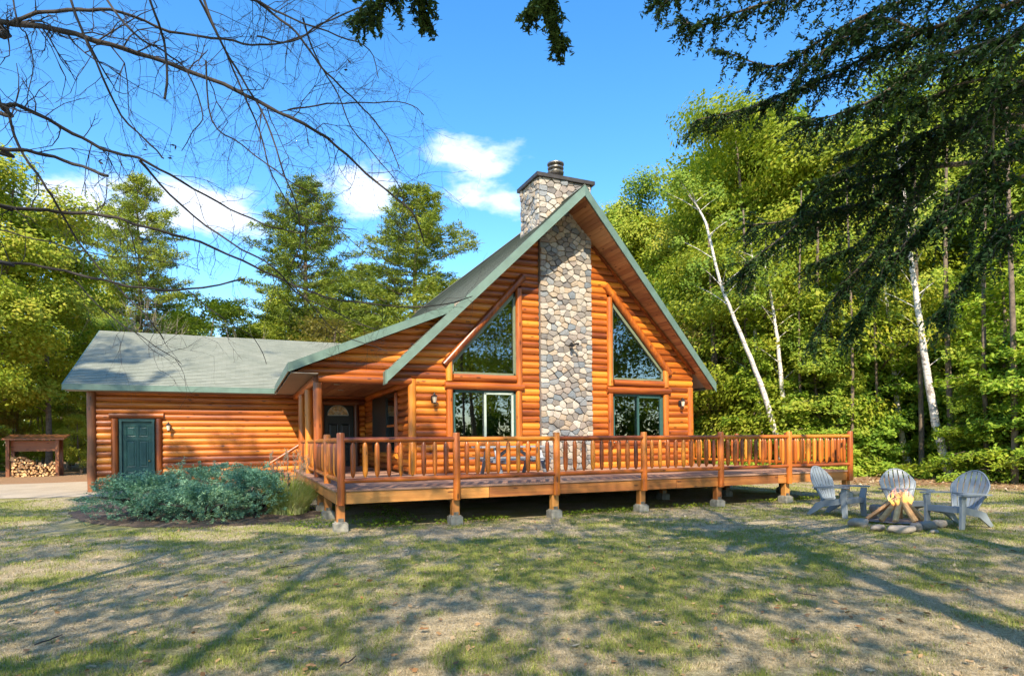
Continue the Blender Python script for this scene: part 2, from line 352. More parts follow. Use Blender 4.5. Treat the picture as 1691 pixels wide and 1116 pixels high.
def grid_mesh(name, xs, ys, zf, mat, colf=None):
    X, Y = np.meshgrid(xs, ys, indexing='ij'); Z = zf(X, Y); nx, ny = X.shape
    me = bpy.data.meshes.new(name); V = np.stack([X, Y, Z], -1).reshape(-1, 3)
    i = np.arange(nx - 1)[:, None] * ny + np.arange(ny - 1)[None, :]; F = np.stack([i, i + ny, i + ny + 1, i + 1], -1).reshape(-1, 4)
    me.vertices.add(len(V)); me.vertices.foreach_set('co', V.astype(np.float32).ravel()); me.loops.add(F.size); me.loops.foreach_set('vertex_index', F.astype(np.int32).ravel())
    me.polygons.add(len(F)); me.polygons.foreach_set('loop_start', np.arange(0, F.size, 4, dtype=np.int32)); me.materials.append(mat)
    me.update(calc_edges=True); me.polygons.foreach_set('use_smooth', np.ones(len(F), bool))
    if colf:
        ca = me.color_attributes.new('patch', 'FLOAT_COLOR', 'POINT'); r, g = colf(X, Y); o = np.ones_like(r)
        ca.data.foreach_set('color', np.stack([r, g, o * 0, o], -1).astype(np.float32).ravel())
    return me
def litter(x, y):
    """bare leaf-strewn forest floor beyond the lawn and under the trees"""
    w = 1.6 * (fbm(x * .3, y * .3, 5, 3) - .5)
    a = 1 / (1 + np.exp(-((x * .72 + y * .45) - 20.8 + w * 2) * 1.5)) * (x > 10)
    b = 1 / (1 + np.exp(-(y - 27.5 + w) * 2)) * (x <= 10)
    return np.clip(a + b, 0, 1)
xs = np.concatenate([[-900, -300, -120, -60, -35], np.arange(-22, 34, .25), [40, 60, 120, 300, 900]])
ys = np.concatenate([[-900, -300, -100, -40, -20, -10, -4], np.arange(0, 30, .25), [32, 36, 42, 60, 90, 140, 300, 900]])
me = grid_mesh('lawn', xs, ys, hgt, lawn_t.m, lambda x, y: (greenness(x, y), litter(x, y)))
tag(link('lawn', me), kind='structure', label='patchy half dry lawn in front of the log house')

t = NT('gravel'); tcn = t.n('ShaderNodeTexCoord'); n1 = t.noise(tcn.outputs['Object'], 60, 5, .7); n2 = t.noise(tcn.outputs['Object'], 1.2, 4, .6)
c = t.mix(.4, t.ramp(n1, [(.35, (.26, .21, .15)), (.65, (.56, .48, .36))]), t.ramp(n2, [(.35, (.3, .25, .17)), (.65, (.52, .44, .32))])); t.col(c); t.rough(.97); t.bump(n1, .8, .02); GRAV = t.m
xs = np.arange(-40, -2.0, .5); 
def drivez(x, y): return hgt(x, y) + .012
mb = MB()
edge0 = [(x, 21.6 + .25 * math.sin(x * .7) + max(0, (-4.5 - x)) * .10) for x in np.arange(-40, 1.3, .8)]
n_ = len(edge0); rows = 10; vs = []
for (x, y0) in edge0:
    y1 = 23.38 if x > -4.4 else 30.0 + .3 * math.sin(x)
    y1 = y1 if x > -4.4 else y1 
    for k in range(rows + 1): yy = y0 + (y1 - y0) * k / rows; vs.append((x, yy, float(drivez(x, yy))))
mb.add(vs, [(i * (rows + 1) + k, (i + 1) * (rows + 1) + k, (i + 1) * (rows + 1) + k + 1, i * (rows + 1) + k + 1) for i in range(n_ - 1) for k in range(rows)], True)
tag(mb.build('driveway', GRAV), kind='structure', label='sunlit gravel driveway running past the garage')

# ---------------------------------------------------------------- house
YW = 16.47; YG = 23.4; DZ = .78
house = thing('log_house', (8.95, YW, 0), 'orange log cabin with a stone chimney, green roof edges and attached garage wing', 'house')
def steepL(x): return 8.85 - .978 * (8.95 - x)
def lowR(x): return 5.47 - .4227 * (5.48 - x)
def xl_of(z, d=.26):
    zz = z + d; return (8.95 - (8.85 - zz) / .978) if zz > 5.47 else 5.48 - (5.47 - z - .19) / .4227
def xr_of(z, d=.26): return 8.95 + (8.85 - (z + d)) / .978
def log_piece(name, a0, a1, b0, b1, nrm, mat, parent, bulge=.052, back=.13):
    """half-round siding log: bottom edge a0-a1, top edge b0-b1, facing nrm"""
    a0, a1, b0, b1, nrm = [Vector(v) for v in (a0, a1, b0, b1, nrm)]; k = 7; mb = MB(); L0 = []; L1 = []
    ts = [0, .05, .2, .4, .6, .8, .95, 1]
    for t_ in ts:
        o = nrm * (bulge * (1 - abs(2 * t_ - 1) ** 2.6) + .004)
        L0.append(a0.lerp(b0, t_) + o); L1.append(a1.lerp(b1, t_) + o)
    L0 += [b0 - nrm * back, a0 - nrm * back]; L1 += [b1 - nrm * back, a1 - nrm * back]; n = len(L0)
    mb.add(L0 + L1, [(i, n + i, n + i + 1, i + 1) for i in range(len(ts) - 1)], True)
    mb.add(L0 + L1, [(i, n + i, n + (i + 1) % n, (i + 1) % n) for i in range(len(ts) - 1, n)])
    mb.add(L0, [tuple(range(n))]); mb.add(L1, [tuple(range(n))[::-1]])
    c = (a0 + a1 + b0 + b1) / 4
    return mb.build(name, mat, parent, c)
wallf = tag(thing('front_wall', (8.95, YW, DZ), None, None)); wallf.parent = house; wallf.location = Vector((8.95, YW, DZ)) - wl(house); wallf.name = 'gable_wall'; W['gable_wall'] = Vector((8.95, YW, DZ))
def ivsub(iv, a, b):
    out = []
    for p, q in iv:
        if b <= p or a >= q: out.append((p, q)); continue
        if a > p: out.append((p, a))
        if b < q: out.append((b, q))
    return out
def gable_iv(z, ztop_course):
    """free x intervals of the front wall at height z (continuous edges by function)"""
    return None
CH = .2
def edges_at(z, side):
    pass
z = DZ
while z < 8.6:
    z1 = z + CH; zm = (z + z1) / 2
    # list of (xa_bottom, xa_top, xb_bottom, xb_top)
    Lb = 4.32 if zm < 3.3 else xl_of(z); Lt = 4.32 if zm < 3.3 else xl_of(z1)
    if 3.3 <= zm: lo_ = 1.78 if zm < 3.42 else 1.14; Lb, Lt = max(lo_, Lb), max(lo_, Lt)
    Rb = 13.55 if zm < 3.3 else min(13.72, xr_of(z)); Rt = 13.55 if zm < 3.3 else min(13.72, xr_of(z1))
    segs = []
    cuts = []
    if 1.5 < zm < 3.3: cuts += [((5.18, 5.18), (7.5, 7.5)), ((10.42, 10.42), (12.73, 12.73))]
    elif 3.3 <= zm < 6.25:
        def sl(zz): return 5.18 if zz < 3.85 else 5.2 + (zz - 3.85) / 1.094
        def sr_(zz): return 12.73 if zz < 3.85 else 12.73 - (zz - 3.85) / 1.094
        if sl(zm) < 7.4: cuts += [((sl(z), sl(z1)), (7.5, 7.5)), ((10.42, 10.42), (sr_(z), sr_(z1)))]
    cuts += [((8.06, 8.06), (9.84, 9.84))]; cuts.sort(key=lambda c: c[0][0])
    cur = (Lb, Lt)
    for a, b in cuts:
        if (a[0] + a[1]) / 2 > (cur[0] + cur[1]) / 2 + .04: segs.append((cur, a))
        cur = b
    segs.append((cur, (Rb, Rt)))
    for a, b in segs:
        if b[0] - a[0] < .05: continue
        if b[1] < a[1]: b = (b[0], a[1])
        log_piece('log', (a[0], YW, z + .003), (b[0], YW, z + .003), (a[1], YW, z1 - .003), (b[1], YW, z1 - .003), (0, -1, 0), LOG[0], wallf)
    z = z1
# garage front wall, door opening, entry door opening; the same log courses
def part_group(name, pos):
    o = thing(name, pos, None, None); o.parent = house; o.location = Vector(pos) - wl(house); return o
wallg = part_group('garage_wall', (-1, YG, .1))
z = .25
while z < 3.45:
    z1 = z + CH; segs = [(-4.3, -3.86), (-2.42, 2.55), (4.0, 4.2)] if z < 2.62 else ([(-4.3, 2.55), (4.0, 4.2)] if z < 3.15 else [(-4.3, 4.2)])
    for a, b in segs: log_piece('log', (a, YG, z + .003), (b, YG, z + .003), (a, YG, z1 - .003), (b, YG, z1 - .003), (0, -1, 0), LOG[0], wallg)
    z = z1
wallp = part_group('porch_side_wall', (4.25, 20, DZ))
z = DZ
while z < 3.35:
    z1 = z + CH; segs = [(16.6, 18.2), (21.75, 23.3)] if 1.25 < z < 3.0 else [(16.6, 23.3)]
    for a, b in segs: log_piece('log', (4.25, b, z + .003), (4.25, a, z + .003), (4.25, b, z1 - .003), (4.25, a, z1 - .003), (-1, 0, 0), LOG[1], wallp)
    z = z1
# remaining walls (right side with its two windows, back, garage end) in joined log courses
wr = part_group('side_wall', (13.6, 22, DZ))
z = DZ
while z < 3.75:
    z1 = z + CH; segs = [(16.62, 33)] if not 1.6 < z < 3.0 else [(16.62, 17.9), (18.62, 18.82), (20.1, 33)]
    for a, b in segs: log_piece('log', (13.6, a, z + .003), (13.6, b, z + .003), (13.6, a, z1 - .003), (13.6, b, z1 - .003), (1, 0, 0), LOG[1], wr)
    z = z1
mb = MB(); mb.box((-4.42, 23.45, 0), (-4.3, 33, 3.6)); mb.box((-4.42, 33, 0), (13.6, 33.12, 3.6))
mb.prism([(-4.36, 23.55, 3.6), (-4.36, 33.0, 3.6), (-4.36, 28.3, 5.7)], (.1, 0, 0)); mb.prism([(3.8, 32.5, 3.6), (13.6, 32.5, 3.6), (8.95, 32.5, 8.2)], (0, .1, 0)); mb.build('rear_wall', LOG[2], house)
# interior: floor, partition walls, a cabinet seen through the glass
mb = MB(); mb.box((4.4, 16.66, .6), (13.45, 32.9, DZ)); mb.build('floor', DARKW[1], house)
mb = MB(); mb.prism([(4.4, 22.5, DZ), (13.44, 22.5, DZ), (13.44, 22.5, 4.0), (8.95, 22.5, 8.4), (5.4, 22.5, 4.9), (4.4, 22.5, 4.4)], (0, .1, 0)); mb.box((9.85, 18.3, DZ), (9.95, 22.4, 3.4)); mb.box((4.4, 16.7, 3.2), (4.5, 22.4, 4.2)); mb.build('partition_wall', DARKIN, house)
mb = MB(); mb.box((6.9, 19.5, DZ), (8.0, 20.1, 2.6)); mb.build('cabinet', CABIN, house)
mb = MB(); mb.box((4.4, 16.66, 3.27), (13.4, 16.72, 3.42)); mb.build('window_header', DARKIN, house)
# foundation strips
mb = MB(); mb.box((-4.3, YG - .02, 0), (4.2, YG + .3, .25)); mb.box((-4.4, YG - .02, 0), (-4.3, 33, .25)); mb.box((4.25, 16.6, 0), (13.5, 16.8, .6)); mb.box((4.25, 16.8, 0), (4.45, 23.3, .6)); mb.build('foundation', CONC, house)

def log_post(name, x, y, z0, z1, r, parent, mat=None, taper=.0, n=12):
    mb = MB(); pts = [(x + .006 * math.sin(3 * k + x), y, z0 + (z1 - z0) * k / 4) for k in range(5)]
    mb.tube(pts, [r * (1 + .04 * math.sin(2.1 * k + x * 3)) for k in range(5)], n); return mb.build(name, mat or LOG[2], parent, (x, y, z0))
def bar(name, p, q, r, parent, mat, n=10):
    p = Vector(p); q = Vector(q); mb = MB(); pts = [p.lerp(q, k / 4) for k in range(5)]
    mb.tube(pts, [r * (1 + .05 * math.sin(2.3 * k + p.x * 2)) for k in range(5)], n); return mb.build(name, mat, parent, (p + q) / 2)
for x in (4.23, 13.62): log_post('corner_post', x, YW - .02, DZ + .001, 3.36, .11, house)
log_post('corner_post', -4.38, YG - .03, .12, 3.38, .13, house, DARKW[2])
# porch beam and posts
bar('beam', (1.78, YW - .03, 3.3), (4.2, YW - .03, 3.3), .12, house, LOG[0])
bar('beam', (1.78, YW + .1, 3.3), (1.78, 23.3, 3.3), .12, house, LOG[1])
for y in (16.47, 18.8, 21.0): log_post('porch_post', 1.78, y, DZ + .002, 3.19, .115, house)
# porch ceiling: boards, two recessed lights
for k in range(9):
    x0 = 1.92 + k * .255; mb = MB(); mb.box((x0 + .006, 16.55, 3.36), (x0 + .249, 23.3, 3.385)); mb.build('ceiling_board', SOFF, house, (x0, 20, 3.36))
for x, y in ((2.55, 18.6), (2.95, 20.6)):
    mb = MB(); mb.lathe((x, y, 3.348), [(.05, .011), (.09, .011), (.09, 0), (.065, 0), (.05, .008)], 16); tag(mb.build('recessed_light', FRAMEW), 'small round recessed light in the porch ceiling, %s of the two' % ('nearer' if y < 19 else 'farther'), 'ceiling light', 'recessed lights in the porch ceiling')

# ---- roofs: thick slabs with stepped shingle courses on top
def prow(x): u = abs(x - 8.95) / 5.46; return 15.22 + (16.13 - 15.22) * u
def roof_plane(name, P00, P10, P01, P11, thick=.16, rowh=.145):
    """P00-P10 the eave (left to right), P01-P11 the ridge; stepped courses upward"""
    P00, P10, P01, P11 = [Vector(p) for p in (P00, P10, P01, P11)]
    nrm = (P10 - P00).cross(P01 - P00).normalized(); nrm = nrm if nrm.z > 0 else -nrm
    mb = MB(); mb.prism([P00, P10, P11, P01], -nrm * thick); slab = mb.build(name, SOFG, house)
    Ls = (P01 - P00).length; nr = max(2, int(Ls / rowh)); V = []; UV = []
    e = (P10 - P00).normalized()
    for k in range(nr):
        a = k / nr; b = (k + 1) / nr
        A0, A1 = P00.lerp(P01, a), P10.lerp(P11, a); B0, B1 = P00.lerp(P01, b), P10.lerp(P11, b)
        hi = nrm * .022; lo = nrm * .006
        V += [A0 + hi, A1 + hi, B1 + lo, B0 + lo, A0 + lo * .5, A1 + lo * .5, A1 + hi, A0 + hi]
        ua0 = (A0 - P00).dot(e); ua1 = (A1 - P00).dot(e); ub1 = (B1 - P00).dot(e); ub0 = (B0 - P00).dot(e); va = k * .145; vb = (k + 1) * .145 - .001
        UV += [(ua0, va), (ua1, va), (ub1, vb), (ub0, vb), (ua0, va), (ua1, va), (ua1, va), (ua0, va)]
    me = np_mesh('shingle_courses', np.array([tuple(v) for v in V]), 4, SHING); uvl = me.uv_layers.new(name='UVMap'); uvl.data.foreach_set('uv', np.array(UV, dtype=np.float32).ravel())
    o = link('shingle_courses', me, slab, (0, 0, 0)); o.location = -wl(slab); o['kind'] = 'stuff'; return slab
YB = 33.4
roof_plane('main_roof', (14.41, YB, 3.51), (14.41, 16.13, 3.51), (8.95, YB, 8.85), (8.95, 15.22, 8.85))
roof_plane('main_roof', (5.48, prow(5.48), 5.456), (5.48, YB, 5.456), (8.95, 15.22, 8.85), (8.95, YB, 8.85))
roof_plane('flying_rake', (3.49, 16.13, 3.51), (3.49, 16.36, 3.51), (5.48, prow(5.48), 5.456), (5.48, 16.36, 5.456))
roof_plane('porch_roof', (1.08, 16.02, 3.61), (1.08, YB, 3.61), (5.47, 16.02, 5.466), (5.47, YB, 5.466))
roof_plane('garage_roof', (-5.0, 22.82, 3.53), (1.6, 22.82, 3.53), (-5.0, 28.3, 6.07), (6.0, 28.3, 6.07))
roof_plane('garage_roof', (6.0, 33.8, 3.53), (-5.0, 33.8, 3.53), (6.0, 28.3, 6.07), (-5.0, 28.3, 6.07))
# fascia boards
def fascia(p, q, drop, th, parent=house, name='fascia', out=(0, -1, 0)):
    p = Vector(p); q = Vector(q); mb = MB(); o = Vector(out) * th; d = Vector((0, 0, -drop))
    mb.prism([p, q, q + d, p + d], o); return mb.build(name, FASC, parent, (p + q) / 2)
e = .006
fascia((8.95, 15.215, 8.87), (14.43, 16.125, 3.51), .30, .04)
fascia((3.47, 16.125, 3.51), (8.949, 15.215, 8.87), .30, .04)
fascia((1.07, 16.012, 3.622), (5.3, 16.012, 5.41), .22, .035)
fascia((1.074, 15.98, 3.625), (1.074, 22.75, 3.625), .22, .035, out=(-1, 0, 0))
fascia((-5.03, 22.81, 3.54), (1.035, 22.81, 3.54), .18, .03)
fascia((14.42, 16.13, 3.52), (14.42, YB, 3.52), .2, .03, out=(1, 0, 0))
fascia((-5.003, 22.8, 3.54), (-5.003, 28.3, 6.08), .2, .03, out=(-1, 0, 0)); fascia((-5.003, 33.8, 3.54), (-5.003, 28.3, 6.08), .2, .03, out=(-1, 0, 0))
mb = MB(); mb.prism([(3.43, 16.085, 3.5), (3.49, 16.085, 3.56), (3.49, 16.085, 3.2), (3.43, 16.085, 3.16)], (0, .28, 0)); mb.build('rake_end', FASC, house)
# ridge cap
mb = MB()
for s in (-1, 1): mb.prism([(8.95, 15.2, 8.905), (8.95 + s * .16, 15.2, 8.745), (8.95 + s * .16, 15.2, 8.765 - .002), (8.95, 15.2, 8.885)], (0, YB - 15.2, 0))
mb.build('ridge_cap', SHING, house)
# eave soffits (flat, grey-tan)
mb = MB(); mb.box((1.11, 16.03, 3.372), (1.75, 23.3, 3.39)); mb.box((-4.98, 22.85, 3.352), (1.1, 23.35, 3.372)); mb.build('soffit', SOFG, house)
# raked soffit boards of the steep gable, each board runs front to back
def soffit_boards(side):
    n = 54; 
    for k in range(n):
        u0 = k / n; u1 = (k + .93) / n; P = []
        for u in (u0, u1):
            x = 8.95 + side * 5.4 * u; zz = 8.85 - .978 * 5.4 * u - .262; P.append((x, zz))
        y0 = 15.26 + .9 * u0; mb = MB()
        mb.prism([(P[0][0], y0, P[0][1]), (P[1][0], y0 + .015, P[1][1]), (P[1][0], YW - .0, P[1][1]), (P[0][0], YW - .0, P[0][1])], (0, 0, .03)); mb.build('soffit_board', SOFF, house, (P[0][0], YW, P[0][1]))
soffit_boards(1)
mb = MB(); mb.prism([(8.94, 15.26, 8.59), (3.55, 16.15, 3.32), (3.55, 16.45, 3.32), (8.94, 16.45, 8.59)], (0, 0, .03)); mb.build('soffit', SOFG, house)
# trim where wall meets soffit
mb = MB(); mb.beam((9.9, YW - .07, 7.58), (13.75, YW - .07, 3.82), .06, .14, (0, 1, 0)); mb.build('rake_trim', LOG[0], house)

# ---- trim logs and windows of the gable
def mir(x, s): return x if s < 0 else 17.915 - x
for s in (-1, 1):
    f = lambda x: mir(x, s)
    bar('trim_log', (f(5.14), YW - .05, 3.215), (f(7.54), YW - .05, 3.215), .115, house, LOG[0])
    bar('trim_log', (f(5.285), YW - .04, 1.47), (f(5.285), YW - .04, 3.1), .10, house, LOG[2])
    bar('trim_log', (f(7.4), YW - .04, 1.47), (f(7.4), YW - .04, 3.1), .10, house, LOG[2])
    bar('trim_log', (f(5.39), YW - .03, 1.56), (f(7.29), YW - .03, 1.56), .085, house, LOG[0])
    bar('trim_log', (f(5.39), YW - .04, 3.44), (f(7.29), YW - .04, 3.44), .11, house, LOG[0])
    bar('trim_log', (f(5.28), YW - .04, 3.335), (f(5.28), YW - .04, 3.95), .10, house, LOG[2])
    bar('trim_log', (f(7.41), YW - .055, 3.335 if s > 0 else 3.2), (f(7.41), YW - .055, 6.08), .10, house, LOG[2])
    bar('trim_log', (f(5.13), YW - .07, 3.78), (f(7.56), YW - .07, 6.44), .105, house, LOG[2])
    # upper fixed window
    pts = [(f(5.38), 3.56), (f(7.30), 3.56), (f(7.30), 5.92), (f(5.38), 3.84)]
    win = MB(); n = 4
    for i in range(4):
        a = pts[i]; b = pts[(i + 1) % 4]; win.beam((a[0], YW + .02, a[1]), (b[0], YW + .02, b[1]), .09, .075, (0, 1, 0))
    wo = win.build('window', [FRAMEU], house, (f(6.4), YW, 3.56))
    g = MB(); g.prism([(x, YW + .03, zz) for x, zz in pts], (0, .012, 0)); g.build('pane', GLASS, wo)
    # lower sliding window
    x0, x1 = sorted((f(5.38), f(7.30))); xm = (x0 + x1) / 2 + (.02 if s < 0 else .0)
    win = MB()
    for a, b in (((x0, 1.62), (x1, 1.62)), ((x0, 3.08), (x1, 3.08)), ((x0 + .03, 1.62), (x0 + .03, 3.08)), ((x1 - .03, 1.62), (x1 - .03, 3.08))):
        win.beam((a[0], YW + .03, a[1]), (b[0], YW + .03, b[1]), .1, .08, (0, 1, 0))
    wo = win.build('window', [FRAMEG], house, (f(6.4), YW, 1.6))
    sash = MB()
    for xa, xb, yy in ((xm - .03, x1 - .07, YW - .0),):
        for a, b in (((xa, 1.68), (xb, 1.68)), ((xa, 3.02), (xb, 3.02)), ((xa + .025, 1.68), (xa + .025, 3.02)), ((xb - .03, 1.68), (xb - .03, 3.02))):
            sash.beam((a[0], yy, a[1]), (b[0], yy, b[1]), .06, .055, (0, 1, 0))
    sash.build('sash', FRAMEW if s < 0 else FRAMEG, wo)
    for xa, xb, yy in ((x0 + .07, xm, YW + .05), (xm, x1 - .07, YW + .005)):
        g = MB(); g.box((xa, yy, 1.66), (xb, yy + .008, 3.04)); g.build('pane', GLASS, wo)
    g = MB(); g.box((x0 - .02, YW - .1, 1.575), (x1 + .02, YW - .0, 1.6)); g.build('sill', FRAMEW, wo)
# windows in the right side wall, seen through the front ones
for ya, yb in ((17.9, 18.62), (18.82, 20.1)):
    win = MB()
    for a, b in (((ya, 1.6), (yb, 1.6)), ((ya, 3.15), (yb, 3.15)), ((ya + .03, 1.6), (ya + .03, 3.15)), ((yb - .03, 1.6), (yb - .03, 3.15))): win.beam((13.55, a[0], a[1]), (13.55, b[0], b[1]), .1, .08, (1, 0, 0))
    wo = win.build('window', FRAMEG, house, (13.55, ya, 1.6)); g = MB(); g.box((13.55, ya, 1.62), (13.558, yb, 3.1)); g.build('pane', GLASS, wo)
# porch side window: dark shutter and double hung sash, red pattern showing in it
win = MB()
for a, b in (((18.22, 1.35), (21.72, 1.35)), ((18.22, 3.08), (21.72, 3.08)), ((18.25, 1.35), (18.25, 3.08)), ((21.69, 1.35), (21.69, 3.08)), ((19.55, 1.35), (19.55, 3.08))): win.beam((4.22, a[0], a[1]), (4.22, b[0], b[1]), .11, .1, (1, 0, 0))
win.box((4.16, 19.5, 1.35), (4.2, 21.7, 3.08)); wo = win.build('window', DOORK, house, (4.22, 20, 1.35))
g = MB(); g.box((4.2, 18.25, 1.4), (4.21, 19.5, 3.05)); g.build('pane', GLASS, wo); g = MB(); g.box((4.19, 18.25, 2.12), (4.235, 19.5, 2.19)); g.build('meeting_rail', LOG[1], wo)
mb = MB()
for zc in (2.38, 1.85):
    for a in np.arange(0, 2 * math.pi * 1.9, .35):
        r0 = .05 + .028 * a; r1 = .05 + .028 * (a + .35); mb.beam((4.28, 18.8 + r0 * 1.6 * math.cos(a), zc + r0 * .62 * math.sin(a)), (4.28, 18.8 + r1 * 1.6 * math.cos(a + .35), zc + r1 * .62 * math.sin(a + .35)), .03, .05)
tag(mb.build('window_decoration', REDM), 'red swirled ornament hanging inside the porch window beside the entry door', 'ornament')
bar('trim_log', (4.2, 18.05, 1.25), (4.2, 21.85, 1.25), .09, house, LOG[1]); bar('trim_log', (4.2, 18.1, 1.34), (4.2, 18.1, 3.1), .09, house, LOG[2])

# ---- doors
def panel_door(name, x0, x1, z0, z1, y, mat, fan=False):
    d = MB(); d.box((x0, y, z0), (x1, y + .045, z1)); wd = x1 - x0; h = z1 - z0
    door = d.build(name, mat, house, ((x0 + x1) / 2, y, z0))
    cols = ((.14, .45), (.55, .86))
    rowsP = ((.07, .30), (.36, .72)) if fan else ((.07, .28), (.34, .64), (.70, .93)) if False else ((.07, .27), (.33, .72), (.78, .93))
    if fan: rowsP = ((.07, .30), (.36, .70))
    for a, b in cols:
        for c, dd in rowsP:
            m = MB(); X0, X1, Z0, Z1 = x0 + a * wd, x0 + b * wd, z0 + c * h, z0 + dd * h; bv = .03
            vs = [(X0, y - .012, Z0), (X1, y - .012, Z0), (X1, y - .012, Z1), (X0, y - .012, Z1), (X0 + bv, y - .001, Z0 + bv), (X1 - bv, y - .001, Z0 + bv), (X1 - bv, y - .001, Z1 - bv), (X0 + bv, y - .001, Z1 - bv),
                  (X0 + 2 * bv, y - .014, Z0 + 2 * bv), (X1 - 2 * bv, y - .014, Z0 + 2 * bv), (X1 - 2 * bv, y - .014, Z1 - 2 * bv), (X0 + 2 * bv, y - .014, Z1 - 2 * bv)]
            fs = [(i, (i + 1) % 4, 4 + (i + 1) % 4, 4 + i) for i in range(4)] + [(4 + i, 4 + (i + 1) % 4, 8 + (i + 1) % 4, 8 + i) for i in range(4)] + [(8, 9, 10, 11)]
            o = [(X0 - .012, y - .0005, Z0 - .012), (X1 + .012, y - .0005, Z0 - .012), (X1 + .012, y - .0005, Z1 + .012), (X0 - .012, y - .0005, Z1 + .012)]
            m.add(vs, fs); m.add(o + vs[:4], [(i, (i + 1) % 4, 4 + (i + 1) % 4, 4 + i) for i in range(4)]); m.build('panel', mat, door)
    return door
gd = panel_door('garage_door', -3.56, -2.72, .2, 2.4, YG + .03, DOORG)
m = MB(); m.lathe((0, 0, 0), [(.02, 0), (.03, .02), (.03, .04), (.012, .055)], 12); me = m.mesh('handle', BRASS)
h = link('handle', me, gd, (-2.80, YG + .03, 1.12), (R(90), 0, 0))
mb = MB(); mb.beam((-3.6, YG - .01, .2), (-3.6, YG - .01, 2.44), .07, .1, (0, 1, 0)); mb.beam((-2.68, YG - .01, .2), (-2.68, YG - .01, 2.44), .07, .1, (0, 1, 0)); mb.beam((-3.65, YG - .012, 2.46), (-2.63, YG - .012, 2.46), .1, .09, (0, 1, 0)); mb.build('door_frame', FRAMEG, house)
mb = MB(); mb.box((-3.6, YG + .028, .12), (-2.68, YG + .16, .2)); mb.build('threshold', CONC, house)
mb = MB(); mb.box((-3.8, YG + .17, .12), (-2.5, YG + .2, 2.6)); mb.box((2.6, YG + .17, .5), (4.0, YG + .2, 3.3)); mb.build('wall_core', DARKIN, house)
for x in (-3.75, -2.51): bar('trim_log', (x, YG - .05, .26), (x, YG - .05, 2.5), .1, house, LOG[2])
bar('trim_log', (-3.9, YG - .055, 2.6), (-2.37, YG - .055, 2.6), .1, house, LOG[0])
ed = panel_door('entry_door', 2.76, 3.8, DZ, 3.02, YG + .03, DOORK, True)
m = MB(); cx, cz, r0 = 3.24, 2.66, .37
n = 12
m.prism([(cx + r0 * math.cos(math.pi * k / n), YG + .018, cz + r0 * math.sin(math.pi * k / n)) for k in range(n + 1)], (0, .01, 0)); m.build('fan_light', FANG, ed)
m = MB()
m.tube([(cx + r0 * math.cos(math.pi * k / n), YG + .015, cz + r0 * math.sin(math.pi * k / n)) for k in range(n + 1)] + [(cx + r0, YG + .015, cz)], .014, 6)
for k in (3, 6, 9): m.tube([(cx, YG + .015, cz), (cx + r0 * math.cos(math.pi * k / n), YG + .015, cz + r0 * math.sin(math.pi * k / n))], .007, 5)
m.tube([(cx + .12 * math.cos(math.pi * k / n), YG + .015, cz + .12 * math.sin(math.pi * k / n)) for k in range(n + 1)], .007, 5); m.build('fan_light_frame', FRAMEW, ed)
h = link('handle', me, ed, (3.70, YG + .03, 1.75), (R(90), 0, 0))
bar('trim_log', (3.9, YG - .03, DZ + .005), (3.9, YG - .03, 3.1), .09, house, DARKW[2]); bar('trim_log', (2.66, YG - .03, DZ + .005), (2.66, YG - .03, 3.1), .09, house, DARKW[2]); bar('trim_log', (2.6, YG - .035, 3.12), (3.98, YG - .035, 3.12), .09, house, DARKW[0])

# ---- wall lanterns
def lantern(x, y, z, label):
    o = thing('wall_lantern', (x, y, z), label, 'lantern', 'wall lanterns beside the windows and doors')
    m = MB(); m.box((x - .05, y + .1, z - .09), (x + .05, y + .125, z + .09)); m.tube([(x, y + .1, z + .02), (x, y + .03, z + .15), (x, y - .02, z + .17), (x, y - .04, z + .12)], .011, 6); m.build('bracket', BLACK, o)
    m = MB(); m.lathe((x, y - .04, z), [(.012, .16), (.02, .13), (.03, .125), (.085, .07), (.085, .06), (.012, .06)][::-1], 8, False); m.build('cap', BLACK, o)
    m = MB(); m.lathe((x, y - .04, z), [(.04, -.1), (.066, .058)], 8, False); m.build('glass_shade', LAMPG, o)
    m = MB(); m.lathe((x, y - .04, z), [(.012, -.135), (.045, -.115), (.045, -.1)], 8, False); m.build('base', BLACK, o)
lantern(4.80, YW - .19, 2.82, 'black and frosted wall lantern left of the left gable window'); lantern(13.17, YW - .19, 2.84, 'black and frosted wall lantern between the right gable window and the house corner'); lantern(-2.22, YG - .19, 2.22, 'black wall lantern beside the green garage door')
# floodlight on the stone chimney
fl = thing('floodlight', (9.05, 16.1, 4.52), 'small twin head black floodlight mounted on the stone chimney', 'floodlight')
m = MB(); m.box((9.0, 16.13, 4.45), (9.1, 16.26, 4.53)); m.build('mount', BLACK, fl)
for s in (-1, 1):
    m = MB(); m.tube([(9.05 + s * .03, 16.14, 4.5), (9.05 + s * .08, 16.08, 4.52), (9.05 + s * .11, 16.02, 4.5)], [.02, .03, .045], 10); m.build('lamp_head', BLACK, fl)

